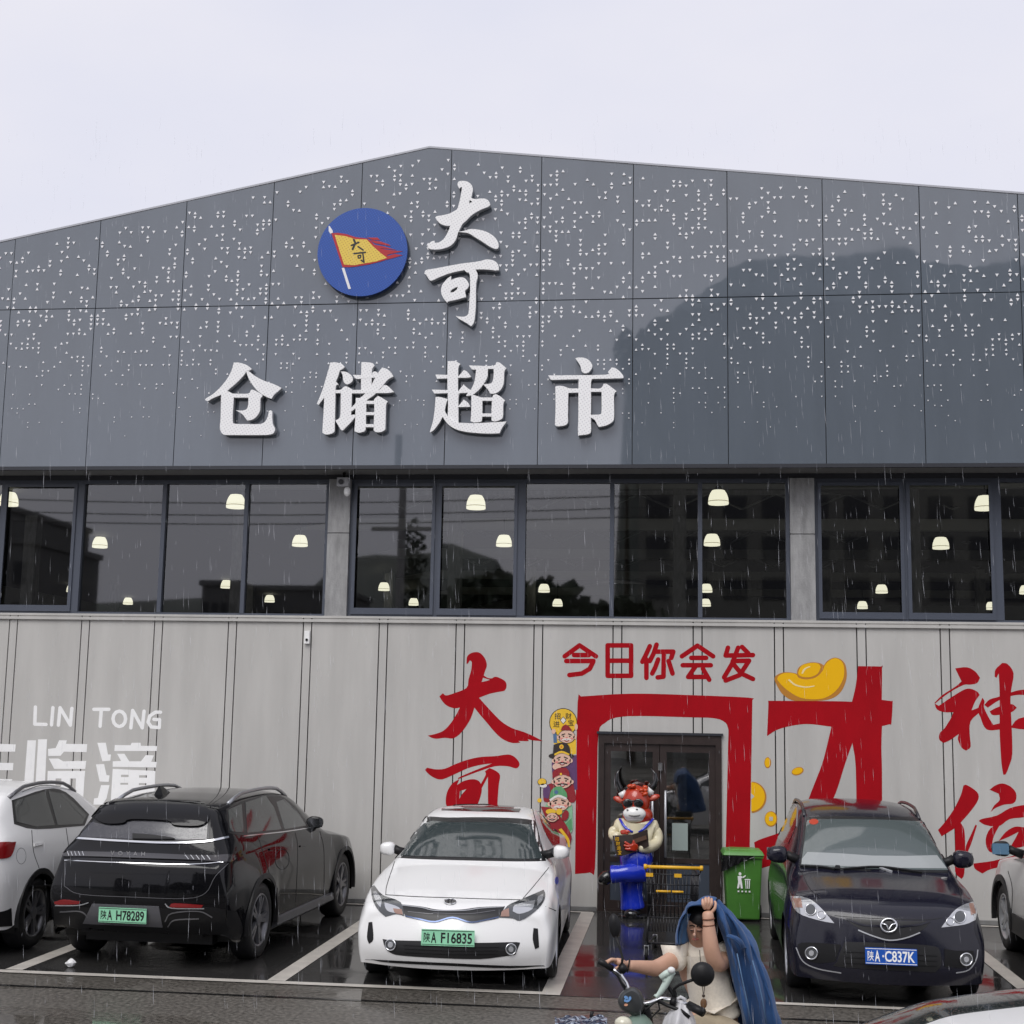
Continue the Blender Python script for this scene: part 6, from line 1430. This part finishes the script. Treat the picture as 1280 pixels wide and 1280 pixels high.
# the jacket : sheets lofted through hanging folds
jk = empty('denim_jacket', tuple(PO), 0, 'blue denim jacket held over the rider’s head, hanging down the right side', 'jacket')
loft('back_panel', [
 [(868,128,-.13),(892,165,-.15),(896,235,-.12),(918,330,-.10),(955,440,-.09),(975,560,-.10),(998,680,-.09),(1025,790,-.08),(1040,880,-.06)],
 [(888,112,-.10),(915,160,-.13),(935,240,-.17),(968,340,-.16),(1000,450,-.18),(1025,570,-.17),(1050,690,-.17),(1075,800,-.16),(1085,890,-.14)],
 [(900,110,-.06),(938,165,-.09),(968,245,-.09),(1005,345,-.07),(1035,450,-.08),(1058,570,-.09),(1085,690,-.08),(1105,800,-.08),(1115,890,-.06)],
 [(908,112,-.03),(955,172,-.06),(1000,250,-.12),(1045,350,-.13),(1080,450,-.14),(1110,570,-.14),(1135,690,-.14),(1155,800,-.13),(1165,890,-.1)],
 [(915,116,.02),(968,178,-.01),(1022,255,-.05),(1072,350,-.05),(1110,450,-.05),(1145,570,-.05),(1172,690,-.05),(1195,800,-.05),(1205,890,-.03)],
 [(918,120,.06),(978,185,.05),(1038,262,.0),(1092,352,-.03),(1138,455,-.05),(1178,572,-.06),(1208,690,-.06),(1232,800,-.05),(1242,890,-.03)],
 [(915,125,.12),(982,192,.12),(1045,270,.1),(1102,358,.08),(1152,460,.06),(1195,575,.05),(1228,690,.05),(1252,800,.05),(1262,890,.05)],
 [(900,135,.2),(965,205,.22),(1025,285,.22),(1085,370,.2),(1130,470,.18),(1165,580,.17),(1195,690,.16),(1215,800,.16),(1225,890,.16)],
 [(860,150,.26),(900,240,.28),(940,330,.28),(975,420,.27),(1000,520,.26),(1020,620,.25),(1030,720,.25),(1035,800,.25),(1035,890,.25)],
 [(800,160,.26),(800,260,.28),(800,360,.27),(800,450,.26),(800,540,.25),(800,630,.25),(800,720,.25),(800,800,.25),(800,890,.25)],
 [(735,190,.2),(730,270,.22),(728,360,.2),(728,450,.2),(728,530,.2),(735,600,.2),(745,660,.2),(752,690,.2),(756,700,.2)]], M_DENIM, jk)
loft('hood_fold', [
 [(662,368,-.12),(670,300,-.14),(684,232,-.17),(702,178,-.18),(735,146,-.19),(780,132,-.19),(835,124,-.18),(885,122,-.17)],
 [(658,372,-.02),(664,300,-.04),(680,220,-.06),(700,160,-.06),(735,122,-.05),(785,106,-.05),(840,102,-.05),(895,108,-.06)],
 [(675,370,.12),(680,300,.12),(695,225,.12),(715,170,.12),(750,135,.12),(795,118,.12),(845,112,.12),(905,118,.10)],
 [(715,375,.2),(715,310,.22),(722,250,.24),(738,205,.25),(765,175,.26),(805,155,.27),(850,150,.27),(900,145,.2)]], M_DENIM, jk, lv=2)
loft('front_flap', [
 [(668,366,-.085),(680,300,-.095),(693,235,-.10),(706,185,-.10)],
 [(700,362,-.04),(712,300,-.04),(722,245,-.05),(728,190,-.05)],
 [(748,348,.03),(744,300,.03),(742,250,.03),(742,205,.03)]], M_DENIMI, jk)
loft('collar', [[(955,312,-.20),(985,335,-.21),(1020,365,-.205),(1050,395,-.19)], [(968,305,-.17),(1000,322,-.2),(1035,352,-.195),(1066,388,-.17)], [(985,300,-.14),(1018,318,-.16),(1050,345,-.15),(1078,380,-.14)]], M_DENIM, jk, lv=2)
M_THREAD = mat('jacket_stitching', (.10, .19, .33), .8)
for P in ([(1012,420,-.195),(1040,560,-.19),(1068,690,-.19),(1095,830,-.175)], [(1100,460,-.155),(1132,575,-.155),(1158,690,-.155),(1180,830,-.14)]):
    MB().tube([L_(rp(*p)) for p in P], .0035, 5).obj('stitching', M_THREAD, jk, smooth=True)
for o in list(bu.children):
    if o.name.split('.')[0] in ('leg', 'dungarees', 'torso', 'arm'): wrinkle(o, .007, 7)
# ---------------------------------------------------------------- scooter
YS = -.30
M_SGREY = mat('dark_grey_shell', (.045, .048, .05), .35, noise=(8, .08)); M_SGRN = mat('grey_green_shell', (.17, .24, .20), .35); M_MINT = mat('pale_mint_plastic', (.50, .60, .54), .4)
sc_ = empty('electric_scooter', (PO.x-.25, YR-.5, 0), 0, 'electric scooter with round mirrors and grey-green front shell under the rider', 'scooter')
SO = Vector(sc_.location)
def sp_(x, y, d): return rp(x, y, d)-SO
def st(name, pts, r, m, n=10): return MB().tube([sp_(*p) for p in pts], r, n).obj(name, m, sc_, smooth=True)
st('grip', [(222,462,-.46),(255,480,-.45),(300,508,-.44)], .018, M_BLACKP)
st('grip', [(735,715,-.52),(780,738,-.55),(818,758,-.58)], .024, M_BLACKP, 14)
st('handlebar', [(285,500,-.44),(345,540,-.42),(378,590,-.42),(400,650,-.44),(450,720,-.46),(520,700,-.47),(580,678,-.48),(640,685,-.49),(735,715,-.52)], .013, M_CHROME)
st('brake_lever', [(300,520,-.46),(330,545,-.46),(352,590,-.46),(375,615,-.46)], .008, M_BLACKP); st('brake_lever', [(560,690,-.50),(620,720,-.53),(690,745,-.55),(740,785,-.57)], .010, M_BLACKP)
mr = st('mirror_stem', [(345,500,-.43),(358,450,-.42),(340,380,-.40),(318,320,-.39)], .0075, M_BLACKP)
MB().ellipsoid(sp_(312, 262, -.38), (.034, .028, .068), 22, 14, Matrix.Rotation(-.12, 3, 'Y')).obj('mirror', M_BLACKP, sc_, smooth=True)
st('mirror_stem', [(658,690,-.50),(660,650,-.50),(652,622,-.50),(680,600,-.51),(730,580,-.52),(775,565,-.53)], .0085, M_BLACKP)
MB().lathe([(.062, .03), (.066, .012), (.064, -.004), (.045, -.02), (.001, -.028)], 28, sp_(815, 540, -.55), 'y').obj('mirror', M_BLACKP, sc_, smooth=True)
st('switch_box', [(635,690,-.50),(665,700,-.51)], .026, M_BLACKP); st('clamp', [(600,580,-.48),(640,640,-.49),(660,690,-.50)], .012, M_BLACKP); st('switch_box', [(345,490,-.44),(372,520,-.43)], .024, M_BLACKP)
st('cable', [(400,700,-.47),(470,760,-.50),(540,700,-.50),(590,680,-.49)], .006, M_BLACKP); st('cable', [(420,720,-.46),(520,790,-.49),(570,740,-.50),(560,690,-.49)], .005, M_BLACKP); st('cable', [(330,540,-.44),(355,600,-.46),(380,640,-.47)], .006, M_BLACKP)
# instrument housing
hs = MB(); 
front = [(332,700),(345,650),(385,618),(420,612),(462,640),(480,690),(482,725),(465,762),(430,778),(395,765),(355,742)]
def ring_(P, d, k, c=(408, 695)): return [sp_(c[0]+(x-c[0])*k, c[1]+(y-c[1])*k, d) for x, y in spline(P, 2)]
rs_ = [ring_(front, -.50, .80), ring_(front, -.56, .72), ring_(front, -.545, .90), ring_(front, -.50, 1.0), ring_(front, -.42, 1.02), ring_(front, -.36, .85)]
n = len(rs_[0]); V = [v for r in rs_[1:] for v in r]; 
hs.add(V, [(i*n+k, i*n+(k+1) % n, (i+1)*n+(k+1) % n, (i+1)*n+k) for i in range(4) for k in range(n)]+[tuple(range(n)), tuple(range(4*n+n-1, 4*n-1, -1))])
ho_ = hs.obj('instrument_housing', M_SGREY, sc_, fix=True, angle=50)
stk = MB()
for (x, y, a, b, r_) in ((378, 672, 13, 8, .5), (400, 676, 8, 10, 0), (388, 690, 14, 7, -.4), (372, 688, 6, 8, .2)): stk.poly([(q.x, q.z) for q in (sp_(u, v, -.565) for u, v in ell(x, y, a, b, 12, r_))], sp_(x, y, -.566-.0005*x/100).y, sp_(x, y, -.56).y)
stk.obj('sticker', mat('blue_white_sticker', (.16, .33, .62), .4), ho_); MB().poly([(q.x, q.z) for q in (sp_(u, v, -.566) for u, v in ell(377, 714, 11, 7, 12))], sp_(0, 0, -.567).y, sp_(0, 0, -.56).y).obj('sticker', mat('peach_sticker', (.65, .32, .2), .4), ho_)
# front shell, headlamp, column
skin('front_shell', [(sp_(430, 770, -.46), (.05, .05)), (sp_(445, 810, -.48), (.085, .07)), (sp_(450, 880, -.52), (.13, .09)), (sp_(455, 1000, -.55), (.15, .09)), (sp_(460, 1200, -.5), (.13, .1))], chain(5), M_SGRN, sc_)
MB().ellipsoid(sp_(362, 822, -.62), (.05, .04, .04), 20, 12).obj('headlamp', mat('cream_lamp', (.62, .60, .48), .2, coat=.6), sc_, smooth=True)
st('steering_column', [(480,720,-.46),(500,800,-.42),(520,950,-.35),(540,1150,-.3)], .03, M_BLACKP)
bevel_obj(MB().add([tuple(Vector(v)+sp_(850, 1010, .05)) for v in taper(.34, .6, .30, .55, 0, .12)], QB), 'seat', M_BLACKP, sc_, .03, 3)
bevel_obj(MB().add([(x+.25, y+.35, z) for x, y, z in taper(.30, 1.3, .34, 1.2, .22, .34)], QB), 'footboard', M_SGREY, sc_, .02)
for y in (-.55, .95):
    w_ = MB(); w_.lathe([(.15, .05), (.2, .055), (.225, .03), (.225, -.03), (.2, -.055), (.15, -.05)], 28, (0.1 if y < 0 else .28, y, .225), 'x'); w_.obj('wheel', M_RUBBER, sc_, smooth=True)
# phone holder
ph = [(540,655,-.53),(552,668,-.53),(575,640,-.53),(600,600,-.53),(622,560,-.53),(640,535,-.53),(655,525,-.53)]
st('phone_holder', ph, [.008, .012, .016, .020, .020, .016, .01], M_MINT)
st('phone_holder', [(575,560,-.54),(605,535,-.54),(640,518,-.54)], .018, M_MINT); st('phone_holder', [(582,545,-.54),(600,575,-.535),(612,600,-.53)], .014, M_MINT); MB().ellipsoid(sp_(636, 515, -.55), (.022, .02, .018)).obj('phone_clip', mat('white_plastic', (.7, .72, .7), .4), sc_, smooth=True)
# plastic bag on the bar
bgm = bpy.data.materials.new('thin_white_plastic'); bgm.use_nodes = True; t_ = bgm.node_tree; b_ = t_.nodes['Principled BSDF']; b_.inputs['Base Color'].default_value = (.80, .80, .82, 1); b_.inputs['Roughness'].default_value = .3; b_.inputs['Transmission Weight'].default_value = .0; b_.inputs['Alpha'].default_value = .62
ba = empty('carrier_bag', (rp(690, 800, -.5).x, YR-.5, rp(690, 900, -.5).z), 0, 'thin white plastic carrier bag hanging from the scooter handlebar', 'bag'); BO = Vector(ba.location)
nr, nc = 9, 26; V = []
cen = [(690,688),(695,705),(690,730),(685,760),(680,800),(680,850),(682,900),(685,950),(690,980)]; rad = [18, 26, 48, 72, 92, 100, 100, 92, 60]
rv = random.Random(8); fo = [rv.uniform(.72, 1.18) for _ in range(nc)]
for i in range(nr):
    for k in range(nc):
        a = 2*math.pi*k/nc; rr = rad[i]*(fo[k] if i > 0 else 1)*(1+.06*math.sin(i*1.7+k)); V.append(rp(cen[i][0]+rr*math.cos(a), cen[i][1], -.50+rr*math.sin(a)*.0011)-BO)
sub(MB().add(V, [(i*nc+k, i*nc+(k+1) % nc, (i+1)*nc+(k+1) % nc, (i+1)*nc+k) for i in range(nr-1) for k in range(nc)]+[tuple((nr-1)*nc+k for k in range(nc))]).obj('bag_body', bgm, ba, smooth=True), 1)
MB().tube([rp(672,705,-.50)-BO, rp(668,680,-.51)-BO, rp(690,668,-.52)-BO, rp(715,682,-.51)-BO, rp(712,706,-.50)-BO], .009, 7).obj('bag_handle', bgm, ba, smooth=True)
# rain-wet folded cover lying on the basket, lower left
cv = empty('rain_cover', (rp(100, 800, -.75).x, YR-.75, rp(100, 900, -.75).z), 0, 'crumpled dark blue and white rain cover bundled at the front of the scooter', 'cover'); CO = Vector(cv.location)
nx, ny = 26, 12; V = []; rv = random.Random(12)
for i in range(nx+1):
    for j in range(ny+1):
        x = -30+300*i/nx; y0 = 778+7*math.sin(i*.5)+5*rv.uniform(-1, 1); yy = y0+100*(j/ny)+8*math.sin(j*2.2+i*.8)
        V.append(rp(x, yy, -.62-.30*math.sin(j/ny*1.5)+.03*rv.uniform(-1, 1))-CO)
mm = mat('striped_rain_film', (.05, .07, .14), .22); t_ = mm.node_tree; wv = t_.nodes.new('ShaderNodeTexNoise'); wv.inputs['Scale'].default_value = 16; wv.inputs['Distortion'].default_value = 2.5
rm = t_.nodes.new('ShaderNodeValToRGB'); rm.color_ramp.elements[0].position = .50; rm.color_ramp.elements[0].color = (.012, .02, .05, 1); rm.color_ramp.elements[1].position = .62; rm.color_ramp.elements[1].color = (.42, .47, .55, 1)
tcx = t_.nodes.new('ShaderNodeTexCoord'); mpp = t_.nodes.new('ShaderNodeMapping'); mpp.inputs['Scale'].default_value = (.35, 1, 2.2); t_.links.new(tcx.outputs['Object'], mpp.inputs[0]); t_.links.new(mpp.outputs[0], wv.inputs['Vector']); t_.links.new(wv.outputs[0], rm.inputs[0]); t_.links.new(rm.outputs[0], t_.nodes['Principled BSDF'].inputs['Base Color'])
sub(MB().add(V, [(i*(ny+1)+j, (i+1)*(ny+1)+j, (i+1)*(ny+1)+j+1, i*(ny+1)+j+1) for i in range(nx) for j in range(ny)]).obj('film', mm, cv, smooth=True), 2)
MB().tube([rp(185,752,-.66)-CO, rp(178,775,-.66)-CO, rp(205,800,-.66)-CO], .012, 6).obj('strap_end', M_BLACKP, cv, smooth=True)
# ---------------------------------------------------------------- white car passing at the lower right, only its glass roof and rail showing
Fg = dict(Wd); Fg.update(L=4.5, W=1.82, axles=[.86, 3.46], top=[(0,.68),(.06,.72),(.2,.79),(.6,.88),(1.2,.98),(1.6,1.19),(2.05,1.39),(2.5,1.46),(2.9,1.475),(3.3,1.46),(3.7,1.38),(4.0,1.22),(4.25,1.1),(4.4,1.02),(4.5,.95)],
   belt=[(0,.62),(.2,.72),(.6,.82),(1.25,.90),(2.5,.93),(3.4,.96),(4.05,1.0),(4.25,.98),(4.5,.88)], st=[1.1, 1.6, 2.5, 2.9, 3.3, 4.0], cowl=1.22, roof_f=2.05, roof_r=3.4, deck=4.2, wr=.32, ra=.36, sill=.2, roofx=1)
pf_ = on_y(1280, 1225, -12.0)
fc = Car('hatchback', Fg, P_WHITE, (pf_.x-2.42, -12.44, 0), -math.pi/2, 'white car cut by the lower right corner, only its roof edge showing', (M_DALLOY, M_ALLOY))
fc.patch('glass_roof', [(-.535, 1.75), (-.555, 2.2), (-.55, 2.8), (-.54, 3.3), (-.06, 3.3), (-.06, 2.8), (-.06, 2.2), (-.08, 1.75)], M_GLASSC, .004, .07, view='z', n=2)
fc.patch('windscreen', [(-.50, 1.34), (-.53, 1.7), (-.2, 1.74), (.2, 1.74), (.53, 1.7), (.5, 1.34), (.2, 1.28), (-.2, 1.28)], M_GLASSC, .004, .08, view='z', n=2)
fc.lines('roof_seal', [[(-.548, 1.6), (-.572, 2.2), (-.568, 2.8), (-.555, 3.3)]], .018, M_SEAL, .006, .1, view='z')
for sd, v in ((1, 'x+'), (-1, 'x-')):
    fc.patch('side_window', [(1.5, 1.0), (2.1, 1.33), (2.6, 1.38), (2.6, .98)], M_GLASSC, .004, .08, view=v, n=1); fc.patch('side_window', [(2.66, .98), (2.66, 1.38), (3.2, 1.34), (3.6, 1.05)], M_GLASSC, .004, .08, view=v, n=1)
    fc.mirror(sd, (sd*.80, 1.55, 1.0), (.18, .17, .13))
fc.patch('headlight', [(-.80, .60), (-.45, .60), (-.50, .72), (-.78, .75)], M_LENS, .006, .06, view='y-', n=1); fc.patch('headlight', [(.80, .60), (.45, .60), (.50, .72), (.78, .75)], M_LENS, .006, .06, view='y-', n=1)
# ---------------------------------------------------------------- rain
rn = MB(); rr_ = random.Random(77)
for k in range(3200):
    y = -17+15.8*rr_.random()**.8; D = y+18; px, py = rr_.uniform(-40, 1320), rr_.uniform(150, 1290)
    c = on_y(px, py, y)
    if c.z < .15 or D < 3.2: continue
    ln = rr_.uniform(.015, .06)*(.5+D/16); w_ = (.0005+.00005*D)*rr_.uniform(.5, 1.2); tx = rr_.gauss(.05, .03)
    a = c+Vector((-tx*ln, 0, ln)); b = c+Vector((tx*ln, 0, -ln))
    rn.add([a, c+Vector((w_, 0, -ln*.3)), c+Vector((-w_*.5, w_*.87, -ln*.3)), c+Vector((-w_*.5, -w_*.87, -ln*.3)), b], [(0, 1, 2), (0, 2, 3), (0, 3, 1), (4, 2, 1), (4, 3, 2), (4, 1, 3)])
rmx = bpy.data.materials.new('rain_water'); rmx.use_nodes = True; rb = rmx.node_tree.nodes['Principled BSDF']; rb.inputs['Base Color'].default_value = (.92, .94, 1, 1); rb.inputs['Roughness'].default_value = .3; rb.inputs['Alpha'].default_value = .30
ro = rn.obj('rain', rmx, smooth=True); tag(ro, 'fine raindrops falling over the whole car park', 'rain', kind='stuff')
